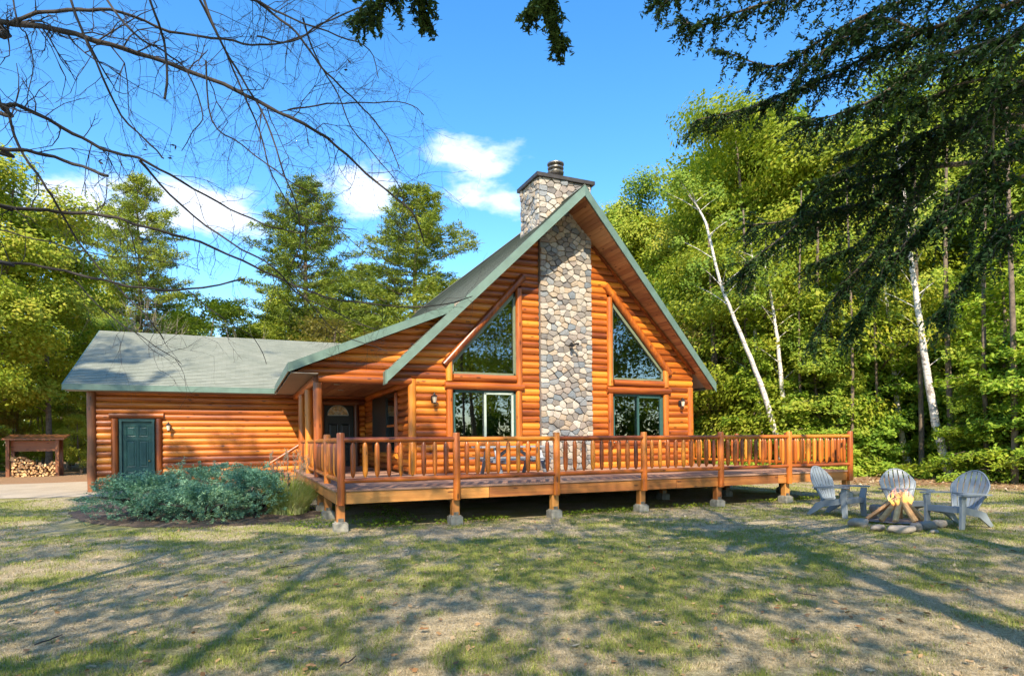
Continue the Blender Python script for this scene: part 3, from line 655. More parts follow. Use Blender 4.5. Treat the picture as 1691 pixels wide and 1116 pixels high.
# ---- chimney: core, cap, and stones cut from a jittered cell pattern
chim = part_group('chimney', (8.95, 16.3, DZ))
CX0, CX1, CY0, CY1, CT = 8.08, 9.82, 16.36, 17.6, 9.42
m = MB(); m.box((CX0, CY0, .1), (CX1, CY1, CT)); m.build('core', MORTAR, chim)
m = MB(); m.box((CX0 - .11, CY0 - .11, CT), (CX1 + .11, CY1 + .11, CT + .11)); m.build('cap', FLASH, chim)
m = MB(); m.lathe((8.95, 16.95, CT + .13), [(.16, 0), (.14, .05), (.13, .26), (.135, .27)], 16); m.build('flue', STEEL, chim)
m = MB(); c0 = (8.95, 16.95, CT + .39)
m.lathe(c0, [(.14, 0), (.245, .04), (.25, .10), (.255, .11), (.24, .12)], 16); m.lathe(c0, [(.24, .205), (.25, .21), (.25, .245), (.24, .25)], 16); m.lathe(c0, [(.245, .33), (.26, .335), (.26, .38), (.1, .44), (.02, .45)], 16); m.lathe(c0, [(.15, .1), (.15, .36)], 12)
for k in range(8):
    a = k * math.pi / 4; m.beam((c0[0] + .245 * math.cos(a), c0[1] + .245 * math.sin(a), c0[2] + .08), (c0[0] + .245 * math.cos(a), c0[1] + .245 * math.sin(a), c0[2] + .36), .03, .012)
m.build('chimney_cowl', STEEL, chim)
def clip(poly, a, b, c):
    """keep a*x+b*y<=c"""
    out = []; n = len(poly)
    for i in range(n):
        p, q = poly[i], poly[(i + 1) % n]; dp = a * p[0] + b * p[1] - c; dq = a * q[0] + b * q[1] - c
        if dp <= 0: out.append(p)
        if (dp < 0) != (dq < 0) and dp != dq: t_ = dp / (dp - dq); out.append((p[0] + t_ * (q[0] - p[0]), p[1] + t_ * (q[1] - p[1])))
    return out
def cells(wd, ht, seed, size=.26):
    rg = random.Random(seed); P = []
    # quoin columns at both edges, free stones between
    for xq, ww in ((.1, 1), (wd - .1, 1)):
        y = rg.uniform(.04, .1)
        while y < ht: P.append((xq + rg.uniform(-.03, .03), y)); y += rg.uniform(.11, .2)
    tries = 0
    while tries < 9000:
        tries += 1; p = (rg.uniform(.2, wd - .2), rg.uniform(.03, ht - .03)); dm = size * rg.choice((.5, .6, .8, 1.0, 1.25, 1.4))
        if all(((p[0] - q[0]) * .8) ** 2 + (p[1] - q[1]) ** 2 > dm * dm for q in P): P.append(p)
    out = []
    for i, p in enumerate(P):
        poly = [(0, 0), (wd, 0), (wd, ht), (0, ht)]
        for j, q in enumerate(P):
            if i == j: continue
            dx, dy = q[0] - p[0], q[1] - p[1]
            if abs(dx) > .8 or abs(dy) > .8: continue
            poly = clip(poly, dx * .64, dy, .32 * (q[0] ** 2 - p[0] ** 2) + .5 * (q[1] ** 2 - p[1] ** 2) )
            if len(poly) < 3: break
        if len(poly) >= 3: out.append(poly)
    return out
def inset(poly, d):
    out = poly
    n = len(poly); cx = sum(p[0] for p in poly) / n; cy = sum(p[1] for p in poly) / n
    for i in range(n):
        p, q = poly[i], poly[(i + 1) % n]; ex, ey = q[0] - p[0], q[1] - p[1]; l = math.hypot(ex, ey)
        if l < 1e-6: continue
        nx, ny = ey / l, -ex / l
        if (cx - p[0]) * nx + (cy - p[1]) * ny > 0: nx, ny = -nx, -ny
        out = clip(out, nx, ny, nx * p[0] + ny * p[1] - d)
        if len(out) < 3: return None
    return out
def soften(poly, f=.22):
    out = []; n = len(poly)
    for i in range(n):
        a, p, b = poly[i - 1], poly[i], poly[(i + 1) % n]
        out.append((p[0] + (a[0] - p[0]) * f, p[1] + (a[1] - p[1]) * f)); out.append((p[0] + (b[0] - p[0]) * f, p[1] + (b[1] - p[1]) * f))
    res = []
    for p in out:
        if not res or math.hypot(p[0] - res[-1][0], p[1] - res[-1][1]) > .012: res.append(p)
    return res
def stone_mb(poly, O3, ex, ez, nrm, rg, mb=None):
    q0 = inset(poly, .0055)
    if not q0: return None
    q0 = soften(q0, .13); q1 = [(p[0], p[1]) for p in q0]
    n = len(q0)
    if n < 3: return None
    cx = sum(p[0] for p in q0) / n; cy = sum(p[1] for p in q0) / n; d = rg.uniform(.03, .075); tx, ty = rg.uniform(-.1, .1), rg.uniform(-.1, .1)
    def P(p, dep): return Vector(O3) + Vector(ex) * p[0] + Vector(ez) * p[1] + Vector(nrm) * dep
    rings = []
    for s_, dd in ((1.0, -.02), (1.0, d * .62), (.9, d)):
        rings.append([P((cx + (p[0] - cx) * s_, cy + (p[1] - cy) * s_), dd + (0 if dd < 0 else (p[0] - cx) * tx + (p[1] - cy) * ty) + (rg.uniform(-.006, .006) if dd > 0 else 0)) for p in q1])
    vs = [v for r_ in rings for v in r_] + [P((cx + rg.uniform(-.02, .02), cy + rg.uniform(-.02, .02)), d * rg.uniform(1.0, 1.16))]
    fs = [(r_ * n + k, r_ * n + (k + 1) % n, (r_ + 1) * n + (k + 1) % n, (r_ + 1) * n + k) for r_ in range(2) for k in range(n)]
    tp = [(2 * n + k, 2 * n + (k + 1) % n, 3 * n) for k in range(n)]
    m = mb or MB(); m.add(vs, fs + tp, False); return m, P((cx, cy), 0)
rg = random.Random(5); front = cells(CX1 - CX0, CT - DZ, 3, .245); cnt = 0; joined = MB()
side = cells(CY1 - CY0, CT - 7.6, 9, .22)
def hidden_front(c): return c.z > 7.9 and c.z < steepL(c.x) + .0 and False
for poly in front:
    r_ = stone_mb(poly, (CX0, CY0, DZ), (1, 0, 0), (0, 0, 1), (0, -1, 0), rg)
    if not r_: continue
    if cnt < 262: cnt += 1; r_[0].build('stone', STONE, chim, r_[1])
    else: stone_mb(poly, (CX0, CY0, DZ), (1, 0, 0), (0, 0, 1), (0, -1, 0), rg, joined)
for poly in side:
    r_ = stone_mb(poly, (CX0, CY1, 7.6), (0, -1, 0), (0, 0, 1), (-1, 0, 0), rg)
    if r_ and cnt < 298: cnt += 1; r_[0].build('stone', STONE, chim, r_[1])
    elif r_: stone_mb(poly, (CX0, CY1, 7.6), (0, -1, 0), (0, 0, 1), (-1, 0, 0), rg, joined)
for poly in cells(CY1 - CY0, CT - 7.6, 12, .22): stone_mb(poly, (CX1, CY0, 7.6), (0, 1, 0), (0, 0, 1), (1, 0, 0), rg, joined)
o = joined.build('stone_rubble', STONEI, chim); o['kind'] = 'stuff'
print('stones', cnt, len(front), len(side))
# ---------------------------------------------------------------- deck
DX0, DX1, DY0, DYB = 1.58, 15.13, 11.74, 21.85
deck = thing('wooden_deck', (8.3, DY0, 0), 'long raised wooden deck with log railing wrapping the front of the cabin', 'deck')
def board(x0, y0, x1, y1, axis, k):
    m = MB(); z1 = DZ - .001 * (k % 3); g = .004; m.box((x0 + g, y0 + g, z1 - .035), (x1 - g, y1 - g, z1)); m.build('deck_board', DECKW, deck, ((x0 + x1) / 2, (y0 + y1) / 2, z1))
y = DY0 - .03; k = 0
while y < YW - .12:
    xa = 6.2 + 4 * ((k * 37) % 5) / 5
    board(DX0 - .03, y, xa, y + .145, 0, k); board(xa, y, DX1 + .03, y + .145, 0, k + 1); y += .145; k += 1
ye = y
while y < DYB:
    board(DX0 - .03, y, 4.1, y + .145, 0, k); board(13.75, y, DX1 + .03, y + .145, 0, k + 1); y += .145; k += 1
while y < 23.3: board(1.95, y, 4.1, y + .145, 0, k); y += .145; k += 1
# rim boards
def rim(p, q, h, z1, out, mat):
    p = Vector(p); q = Vector(q); m = MB(); m.prism([(p.x, p.y, z1 - h), (q.x, q.y, z1 - h), (q.x, q.y, z1), (p.x, p.y, z1)], out); m.build('rim_board', mat, deck, (p + q) / 2)
for a, b in ((DX0, 4.6), (4.61, 9.3), (9.31, 12.5), (12.51, DX1)): rim((a, DY0, 0), (b, DY0, 0), .225, DZ - .04, (0, .045, 0), BOARD[0])
for a, b in ((DY0 + .046, 16.5), (16.51, DYB)):
    rim((DX0, a, 0), (DX0, b, 0), .225, DZ - .04, (.045, 0, 0), BOARD[1]); rim((DX1 - .045, a, 0), (DX1 - .045, b, 0), .225, DZ - .04, (.045, 0, 0), BOARD[1])
rim((DX0, DYB, 0), (4.1, DYB, 0), .225, DZ - .04, (0, .045, 0), BOARD[0])
m = MB()
for yy in (13.9, 16.3): m.box((DX0 + .1, yy, .5), (DX1 - .1, yy + .09, .7))
m.build('girder', BOARD[0], deck)
for k in range(30):
    xx = DX0 + .4 + k * .45; m = MB(); m.box((xx, DY0 + .05, .71), (xx + .04, 16.4, .742)); m.build('joist', BOARD[1], deck, (xx, DY0, .72))
# posts, piers
SP = 2.236; PX = [1.66 + SP * i for i in range(7)]; RZ = 1.655
def pier(x, y, wide=.25):
    m = MB(); w = wide / 2; m.box((x - w, y - w, -.06), (x + w, y + w, .16)); m.box((x - w * .8, y - w * .8, .16), (x + w * .8, y + w * .8, .185)); m.build('pier_block', CONC, deck, (x, y, 0))
    m = MB(); m.box((x - .075, y - .062, .187), (x + .075, y + .075, .56)); m.build('square_post', BOARD[2], deck, (x, y, .19))
    m = MB(); m.box((x - .05, y - .075, .187), (x + .05, y - .064, .25)); m.build('post_bracket', STEEL, deck, (x, y, .2))
def rail_post(x, y, z0=.53, z1=1.83, r=.073):
    m = MB(); m.tube([(x, y, z0), (x + .004, y, (z0 + z1) / 2), (x, y, z1 - .02), (x, y, z1)], [r * .98, r * 1.03, r, r * .9], 12); m.build('rail_post', LOG[2], deck, (x, y, z0))
yr = DY0 - .045
for i, x in enumerate(PX):
    pier(x, DY0 + .085 + .0); rail_post(x, yr, .5 if i else .5)
for i, x in enumerate(PX[4:6]): pier(x, 13.95)
for yy in (13.95, 15.3, 16.7, 18.9, 21.3): pier(1.70, yy)
for yy in (13.95, 16.3, 18.6, 21.2): pier(DX1 - .1, yy)
for yy in (13.85, 15.9, 18.1, 20.3, 21.8): rail_post(DX1 - .03, yy)
rail_post(DX0 + .10, 13.85); rail_post(1.78, 21.75, .78)
# balusters: one mesh, many objects
bm = MB(); bl = .60; bm.tube([(0, 0, 0), (0, 0, .045), (.002, 0, .1), (.003, 0, bl * .5), (0, 0, bl - .09), (0, 0, bl - .04), (0, 0, bl)], [.02, .040, .048, .050, .048, .041, .02], 10)
BAL = bm.mesh('baluster', LOG[2])
def rail_run(p, q, nb, tz=RZ + .045, ext=.0):
    p = Vector(p); q = Vector(q); 
    bar('top_rail', (p.x, p.y, tz), (q.x, q.y, tz), .05, deck, LOG[0] if abs(p.x - q.x) > abs(p.y - q.y) else LOG[1])
    bar('bottom_rail', (p.x, p.y, .945), (q.x, q.y, .945), .047, deck, LOG[0] if abs(p.x - q.x) > abs(p.y - q.y) else LOG[1])
    for k in range(nb):
        c = p.lerp(q, (k + .75) / (nb + .5)); s_ = random.uniform(.9, 1.08)
        link('baluster', BAL, deck, (c.x, c.y, 1.0), (0, 0, random.uniform(0, 6.28)), (s_, s_, .655 / .60))
for i in range(6): rail_run((PX[i] + .05, yr, 0), (PX[i + 1] - .05, yr, 0), 9)
rail_run((DX0 + .10, DY0 + .02, 0), (DX0 + .10, 13.8, 0), 9)
rail_run((DX0 + .11, 13.9, 0), (1.74, 16.4, 0), 11); rail_run((1.76, 16.55, 0), (1.76, 18.72, 0), 9); rail_run((1.76, 18.88, 0), (1.76, 20.92, 0), 9)
ys_ = [DY0 + .02, 13.85, 15.9, 18.1, 20.3, 21.8]
for a, b in zip(ys_[:-1], ys_[1:]): rail_run((DX1 - .03, a + .05, 0), (DX1 - .03, b - .05, 0), 9)
# stairs on the left, down towards the drive
for k in range(4):
    m = MB(); m.box((DX0 - .32 - .3 * k, 21.0, DZ - .19 - .17 * k), (DX0 - .02 - .3 * k, 23.2, DZ - .15 - .17 * k)); m.build('stair_tread', DECKW, deck, (DX0 - .3 * k, 22, .6 - .17 * k))
for yy in (21.02, 23.15):
    m = MB(); m.prism([(DX0 - .01, yy, DZ - .05), (DX0 - .01, yy, DZ - .35), (DX0 - 1.3, yy, 0.0), (DX0 - 1.3, yy, .12)], (0, .05, 0)); m.build('stringer', BOARD[0], deck, (DX0, yy, .4))
bar('handrail', (1.74, 21.05, 1.62), (.78, 21.05, 1.0), .05, deck, LOG[0]); m = MB(); m.tube([(.86, 21.05, 0), (.86, 21.05, 1.04)], .06, 10); m.build('rail_post', LOG[2], deck, (.86, 21.05, 0))

# ---------------------------------------------------------------- picnic table on the deck
pt = thing('picnic_table', (6.35, 14.5, DZ), 'weathered grey picnic table with attached benches on the deck below the left window', 'picnic table')
for k in range(5): m = MB(); m.box((5.35, 14.1 + k * .155, DZ + .71), (7.35, 14.245 + k * .155, DZ + .75)); m.build('table_plank', TABLEW, pt, (6.35, 14.1 + k * .155, DZ + .71))
for yy in (13.66, 15.2):
    for k in range(2): m = MB(); m.box((5.35, yy + k * .145, DZ + .41), (7.35, yy + .135 + k * .145, DZ + .45)); m.build('bench_plank', TABLEW, pt, (6.35, yy + k * .145, DZ + .42))
for xx in (5.75, 6.95):
    for s in (-1, 1): m = MB(); m.beam((xx, 14.5 + s * .68, DZ + .005), (xx, 14.5 + s * .28, DZ + .70), .04, .09, (1, 0, 0)); m.build('leg', TABLEW, pt, (xx, 14.5, DZ))
    m = MB(); m.box((xx + .03, 13.68, DZ + .33), (xx + .07, 15.4, DZ + .41)); m.build('cross_beam', TABLEW, pt, (xx, 14.5, DZ + .35))
    m = MB(); m.beam((xx, 14.5, DZ + .36), (xx + (.5 if xx < 6 else -.5), 14.5, DZ + .69), .04, .08); m.build('brace', TABLEW, pt, (xx, 14.5, DZ + .35))

# ---------------------------------------------------------------- adirondack chairs
def rotz(p, a): return Vector((p[0] * math.cos(a) - p[1] * math.sin(a), p[0] * math.sin(a) + p[1] * math.cos(a), p[2]))
CHM = {}
def chair_parts():
    """local: faces +y, origin on the ground below the seat; returns (name, mesh)"""
    P = []
    # seat slats, curved down to the back
    prof = [(.34, .36), (.30, .375), (.18, .36), (.06, .335), (-.06, .31), (-.18, .285)]
    for i in range(5):
        y0, z0 = prof[i]; y1, z1 = prof[i + 1]; m = MB(); m.beam((-.27, (y0 + y1) / 2, (z0 + z1) / 2), (.27, (y0 + y1) / 2, (z0 + z1) / 2), abs(y0 - y1) * .93 + .004, .024, (0, (z0 - z1) * -1, abs(y0 - y1))); P.append(('seat_slat', m, 0))
    # fan back: slats between two rising rays, leaning back, arched top
    n = 7; ln = Vector((0, -.34, .94)).normalized()
    def bp(u, h): # u -1..1, h metres along the back
        wdt = .19 + .14 * min(1, h / .45) - .10 * max(0, (h - .5) / .25) ** 2 * .3
        curve = -.05 * (1 - u * u)
        return Vector((u * wdt, -.17 + ln.y * h + curve, .27 + ln.z * h))
    def top(u): return .745 - .27 * abs(u) ** 2.4
    for i in range(n):
        u0 = -1 + 2 * i / n + .035; u1 = -1 + 2 * (i + 1) / n - .035; m = MB(); H = 7; F = []; B = []
        for k in range(H + 1):
            for u in (u0, u1): h = top(u) * k / H; q = bp(u, h); F.append(q); B.append(q + Vector((0, -.022, -.004)))
        fs = []; o = len(F)
        for k in range(H): a = 2 * k; fs += [(a + 1, a, a + 2, a + 3), (o + a, o + a + 1, o + a + 3, o + a + 2), (a, o + a, o + a + 2, a + 2), (o + a + 1, a + 1, a + 3, o + a + 3)]
        fs += [(0, 1, o + 1, o), (2 * H + 1, 2 * H, o + 2 * H, o + 2 * H + 1)]; m.add(F + B, fs); P.append(('back_slat', m, 0))
    m = MB(); m.tube([bp(-1.03, h * .1) + Vector((0, -.01, 0)) for h in range(0, 5)] + [bp(u, top(u) + .012) + Vector((0, -.012, 0)) for u in np.linspace(-1.0, 1.0, 15)] + [bp(1.03, h * .1) + Vector((0, -.01, 0)) for h in range(4, -1, -1)], .016, 6); P.append(('back_rim', m, 0))
    m = MB(); m.beam(bp(-1.05, .3) + Vector((0, -.035, 0)), bp(1.05, .3) + Vector((0, -.035, 0)), .03, .07, (0, .3, 1)); m.beam(bp(-1, .05) + Vector((0, -.03, 0)), bp(1, .05) + Vector((0, -.03, 0)), .03, .06, (0, .3, 1)); P.append(('back_rail', m, 0))
    for s in (-1, 1):
        m = MB(); xa = s * .345
        m.prism([(xa - .055, -.30, .565), (xa + .035, -.30, .565), (xa + .07, .1, .585), (xa + .065, .4, .59), (xa + .03, .44, .59), (xa - .05, .44, .59), (xa - .075, .38, .59), (xa - .06, .0, .58)], (0, 0, .026)); P.append(('arm', m, 0))
        m = MB(); m.prism([(s * .285, .40, 0), (s * .285, .31, 0), (s * .29, .27, .40), (s * .30, .30, .575), (s * .30, .41, .575), (s * .29, .39, .40)], (s * .045, 0, 0)); P.append(('front_leg', m, 0))
        m = MB(); m.prism([(s * .275, .36, .395), (s * .275, .36, .28), (s * .275, -.10, .19), (s * .275, -.40, 0), (s * .275, -.49, 0), (s * .275, -.27, .26), (s * .275, -.15, .30)], (s * .035, 0, 0)); P.append(('rear_leg', m, 0))
    m = MB(); m.beam((-.29, .355, .33), (.29, .355, .33), .02, .1); P.append(('apron', m, 0))
    return P
CP_ = [(n_, m.mesh(n_, RESIN)) for n_, m, _ in chair_parts()]
def chair(x, y, ang, label, s_=1.0):
    o = thing('adirondack_chair', (x, y, 0), label, 'chair', 'blue grey adirondack chairs round the fire pit')
    o.rotation_euler = (0, 0, ang); o.scale = (s_,) * 3
    for n_, me in CP_: c = bpy.data.objects.new(n_, me); COL.objects.link(c); c.parent = o
FX, FY = 11.65, 8.1
def face(x, y, tx, ty): return math.atan2(ty - y, tx - x) - math.pi / 2
chair(11.62, 9.32, face(0, 0, .10, -1), 'blue grey adirondack chair left of the fire, beside the deck corner', 1.05)
chair(12.42, 8.42, face(0, 0, -.60, -.80), 'blue grey adirondack chair behind the flames, facing the lawn', 1.0)
chair(12.08, 7.18, face(0, 0, -.97, .05), 'blue grey adirondack chair right of the fire, seen from its side', 1.03)

# ---------------------------------------------------------------- fire pit
def rock(x, y, sx, sy, sz, seed, label, rot=0, mat=ROCK):
    rg_ = random.Random(seed); m = MB(); nu, nv = 18, 10; vs = []
    ph = [rg_.uniform(0, 6.28) for _ in range(8)]
    for j in range(nv + 1):
        th = math.pi * j / nv
        for i in range(nu):
            a = 2 * math.pi * i / nu; r_ = 1 + rg_.uniform(-.05, .05) + .04 * math.sin(9 * a + ph[5]) * math.sin(6 * th + ph[6]) + .13 * math.sin(2 * a + ph[0] + th) + .1 * math.sin(3 * a + ph[1]) * math.sin(th * 2 + ph[2]) + .06 * math.sin(5 * a + ph[3] + 2 * th)
            p = Vector((math.sin(th) * math.cos(a), math.sin(th) * math.sin(a), math.cos(th))) * r_; p.z = max(-.9, min(.72, p.z))
            p = rotz((p.x * sx, p.y * sy, p.z * sz), rot); vs.append((x + p.x, y + p.y, sz * .75 + p.z))
    fs = [(j * nu + i, j * nu + (i + 1) % nu, (j + 1) * nu + (i + 1) % nu, (j + 1) * nu + i)[::-1] for j in range(nv) for i in range(nu)]
    m.add(vs, fs, True); return tag(m.build('rock', mat, None, (x, y, 0)), label, 'rock', 'rocks ringing the fire pit')
def gp(px, py): return onp(px, py, 2, 0)
rk = [(1418, 869, .21, .15, .10, 'broad flat grey rock at the left end of the fire ring', .5), (1440, 858, .09, .08, .085, 'small round blue grey rock between the left chair and the logs', 0), (1447, 847, .16, .12, .13, 'cracked brown rock behind the fire ring by the left chair', .3),
      (1450, 876, .16, .1, .07, 'low grey rock in front of the leaning logs, left of the long slab', .2), (1487, 880, .25, .10, .09, 'long dark slab of rock at the front of the fire ring', -.42), (1513, 876, .1, .09, .09, 'chunky brown rock right of the long dark slab', .4),
      (1531, 874, .15, .12, .10, 'mossy pale rock at the right side of the fire ring', -.3), (1552, 870, .11, .1, .09, 'smooth tan rock nearest the right chair', .1), (1519, 858, .12, .09, .07, 'half hidden grey rock behind the leaning logs', .2), (1543, 880, .07, .06, .04, 'smallest rock lying on the grass outside the ring at the right front', 0)]
for i, (px, py, a, b, c_, lb, ro) in enumerate(rk):
    p = gp(px, py); rock(p.x, p.y, a, b, c_, 40 + i, lb, ro)
m = MB(); m.add([(FX + .5 * math.cos(a) * (1 + .1 * math.sin(3 * a)), FY + .5 * math.sin(a), .035) for a in np.linspace(0, 2 * math.pi, 20, endpoint=False)] , [tuple(range(20))]); tag(m.build('ash_bed', ASH, None, (FX, FY, 0)), kind='stuff', label='pale ash and charcoal inside the ring of rocks')
def split_log(p, q, r, seed):
    rg_ = random.Random(seed); m = MB(); p = Vector(p); q = Vector(q); d = (q - p).normalized(); a = d.orthogonal().normalized(); b = d.cross(a); t0 = rg_.uniform(0, 6.28); vs = []
    pr = [(0, -.3), (1, -.25), (.9, .35), (.45, .8), (-.2, .9), (-.75, .4)]
    for c_ in (p, q):
        for u, v in pr: vs.append(c_ + (a * (u * math.cos(t0) - v * math.sin(t0)) + b * (u * math.sin(t0) + v * math.cos(t0))) * r * rg_.uniform(.9, 1.1))
    n = 6; m.add(vs, [tuple(range(n))[::-1], tuple(range(n, 2 * n))] + [(k, (k + 1) % n, n + (k + 1) % n, n + k) for k in range(n)]); return m
rgf = random.Random(2)
FX, FY = 11.75, 8.05; tipz = .50
lg = [(-.62, .02, 'longest split log leaning in from the left of the fire'), (-.5, -.2, 'pale split log leaning in from the front left'), (-.46, .22, 'split log leaning in from the back left of the fire'), (-.28, -.33, 'split log at the front centre of the fire'), (.08, -.36, 'split log with a dark seam at the front of the fire'), (.3, -.24, 'thin split log slanting down to the right front'), (.44, -.02, 'split log slanting down to the right of the fire'), (.2, .3, 'split log propped at the back of the fire')]
for i, (u, v, lb) in enumerate(lg):
    b_ = Vector((FX, FY, 0)) + rt * u + fw * v; tp = Vector((FX, FY, tipz + .05 * rgf.random())) - rt * u * .14 - fw * v * .1
    o = split_log((b_.x, b_.y, .05), tp, .062, i).build('burning_log', FIREW, None, b_); tag(o, lb, 'log', 'split logs stacked as a cone in the fire pit')
t = NT('flame'); em = t.n('ShaderNodeEmission'); tcn = t.n('ShaderNodeTexCoord'); sp = t.n('ShaderNodeSeparateXYZ'); t.l(tcn.outputs['Generated'], sp.inputs[0])
t.l(t.ramp(sp.outputs[2], [(.0, (1, .36, .06)), (.35, (1, .72, .16)), (.7, (1, .45, .25)), (1, (.9, .3, .4))]), em.inputs['Color']); em.inputs['Strength'].default_value = .62
lwf = t.n('ShaderNodeLayerWeight'); lwf.inputs[0].default_value = .35; trn = t.n('ShaderNodeBsdfTransparent'); mx = t.n('ShaderNodeMixShader')
t.l(t.math('MINIMUM', t.math('ADD', t.math('ADD', t.math('MULTIPLY', lwf.outputs['Facing'], 1.2), t.math('MULTIPLY', sp.outputs[2], .75)), .12), 1), mx.inputs[0]); t.l(em.outputs[0], mx.inputs[1]); t.l(trn.outputs[0], mx.inputs[2]); t.l(mx.outputs[0], t.out.inputs[0]); FLAME = t.m
fire = thing('camp_fire', (FX, FY, .3), 'yellow and pink flames rising from the cone of split logs', 'fire')
for i in range(22):
    u, v = rgf.uniform(-.2, .2), rgf.uniform(-.14, .14); h = rgf.uniform(.10, .40) * (1.25 - 2.6 * abs(u)); b_ = Vector((FX, FY, .34)) + rt * (u - .02) + fw * v; m = MB(); ph = rgf.uniform(0, 6)
    pts = [b_ + Vector((0, 0, h * k / 7)) + rt * (.07 * math.sin(k * .95 + ph) * k / 7) for k in range(8)]; rr = [.012, .032, .042, .038, .028, .018, .009, .001]
    m.tube(pts, [r_ * (1.1 if h > .3 else .85) for r_ in rr], 8); m.build('flame', FLAME, fire, b_)

# ---------------------------------------------------------------- foliage builders
def cards(C, Nn, L_, W_, rg, dirs=None):
    """leaf-shaped quads: centres C, normals Nn, length L_, width W_"""
    n = len(C); a = rg.normal(size=(n, 3)) if dirs is None else dirs + rg.normal(size=(n, 3)) * .15
    a -= Nn * (a * Nn).sum(1, keepdims=True); a /= np.linalg.norm(a, axis=1, keepdims=True) + 1e-9; b = np.cross(Nn, a)
    L_ = np.broadcast_to(L_, (n,))[:, None] / 2; W_ = np.broadcast_to(W_, (n,))[:, None] / 2
    return np.stack([C - a * L_, C + b * W_ - a * L_ * .1, C + a * L_, C - b * W_ - a * L_ * .1], 1).reshape(-1, 3)
def unit(v): return v / (np.linalg.norm(v, axis=1, keepdims=True) + 1e-9)
def crown_leaves(rg, blobs, per, ls, up_bias=.75, keep=None):
    """blobs: (x,y,z,r). leaves on and in each clump, facing outward and up"""
    Cs = []; Ns = []
    for (x, y, z, r) in blobs:
        n = int(per * (r ** 2)); d = unit(rg.normal(size=(n, 3))); rad = r * rg.random(n) ** .42
        lump = 1 + .25 * np.sin(d[:, 0] * 5 + x) * np.sin(d[:, 1] * 5 + y); c = d * (rad * lump)[:, None]; c[:, 2] *= .62; c[:, 2] -= .12 * (c[:, 0] ** 2 + c[:, 1] ** 2) / max(r, .1)
        Cs.append(c + (x, y, z)); Ns.append(unit(d * .6 + rg.normal(size=(n, 3)) * .45 + (-.32, -.72, up_bias)))
    C = np.concatenate(Cs); Nn = np.concatenate(Ns)
    if keep is not None: k = keep(C); C, Nn = C[k], Nn[k]
    s_ = ls * (.6 + .8 * rg.random(len(C)))
    return cards(C, Nn, s_, s_ * .62, rg)
def limb_tree(rg, H, R_, z0, lean=0, nl=10, r0=.16, mb=None, up=.6, top_r=.25):
    """trunk with limbs; returns mesh builder and the limb end points"""
    mb = mb or MB(); pts = []; n = 8; a0 = rg.uniform(0, 6.28)
    for k in range(n + 1):
        u = k / n; pts.append(Vector((lean * u * math.cos(a0) * H * .1 + .12 * math.sin(3.1 * u + a0), lean * u * math.sin(a0) * H * .1 + .1 * math.sin(2.3 * u * 2 + a0), H * u)))
    mb.tube(pts, [r0 * (1.25 if k == 0 else 1) * (1 - .85 * k / n) + .008 for k in range(n + 1)], 7)
    ends = []
    for i in range(nl):
        u = z0 + (1 - z0) * (i + rg.random() * .6) / nl; u = min(u, .97); p = pts[int(u * n)].lerp(pts[min(n, int(u * n) + 1)], u * n - int(u * n)); a = i * 2.4 + rg.uniform(-.4, .4)
        env = math.sin(math.pi * min(1, .18 + .82 * (u - z0) / (1 - z0) * .95)) ** .7; l = R_ * env * rg.uniform(.7, 1.1); dv = Vector((math.cos(a), math.sin(a), up * rg.uniform(.5, 1.3)))
        q1 = p + dv * l * .5; q2 = p + dv * l + Vector((0, 0, -.05 * l)); mb.tube([p, q1, q2], [r0 * .32 * (1.1 - u), r0 * .2 * (1.1 - u), .01], 5); ends += [q1, q2]
        for s_ in (-1, 1): q = q1 + Vector((math.cos(a + s_ * .9), math.sin(a + s_ * .9), .35)) * l * .45; mb.tube([q1, q], [r0 * .14 * (1.1 - u) + .004, .006], 4); ends.append(q)
    ends.append(pts[-1]); return mb, ends
CACHE = {}
def deciduous(key, seed, H, R_, z0, per, ls, leaf, bark=BARK, br=1.0, nl=11, extra=10):
    if key in CACHE: return CACHE[key]
    rg = np.random.default_rng(seed); mb, ends = limb_tree(rg, H * .93, R_, z0, 1, nl)
    bl = [(e.x, e.y, e.z, br * rg.uniform(.65, 1.2)) for e in ends]
    for k in range(extra): a = rg.uniform(0, 6.28); u = rg.random() ** .6; rr = R_ * .95 * u; zz = H * (z0 + (1 - z0) * rg.uniform(.1, .95)); env = math.sin(math.pi * min(1, max(.08, (zz / H - z0) / (1 - z0) * .85 + .15))); bl.append((rr * env * math.cos(a), rr * env * math.sin(a), zz, br * rg.uniform(.5, 1)))
    V = crown_leaves(rg, bl, per, ls); CACHE[key] = (mb.mesh('trunk', bark), np_mesh('crown', V, 4, leaf)); return CACHE[key]
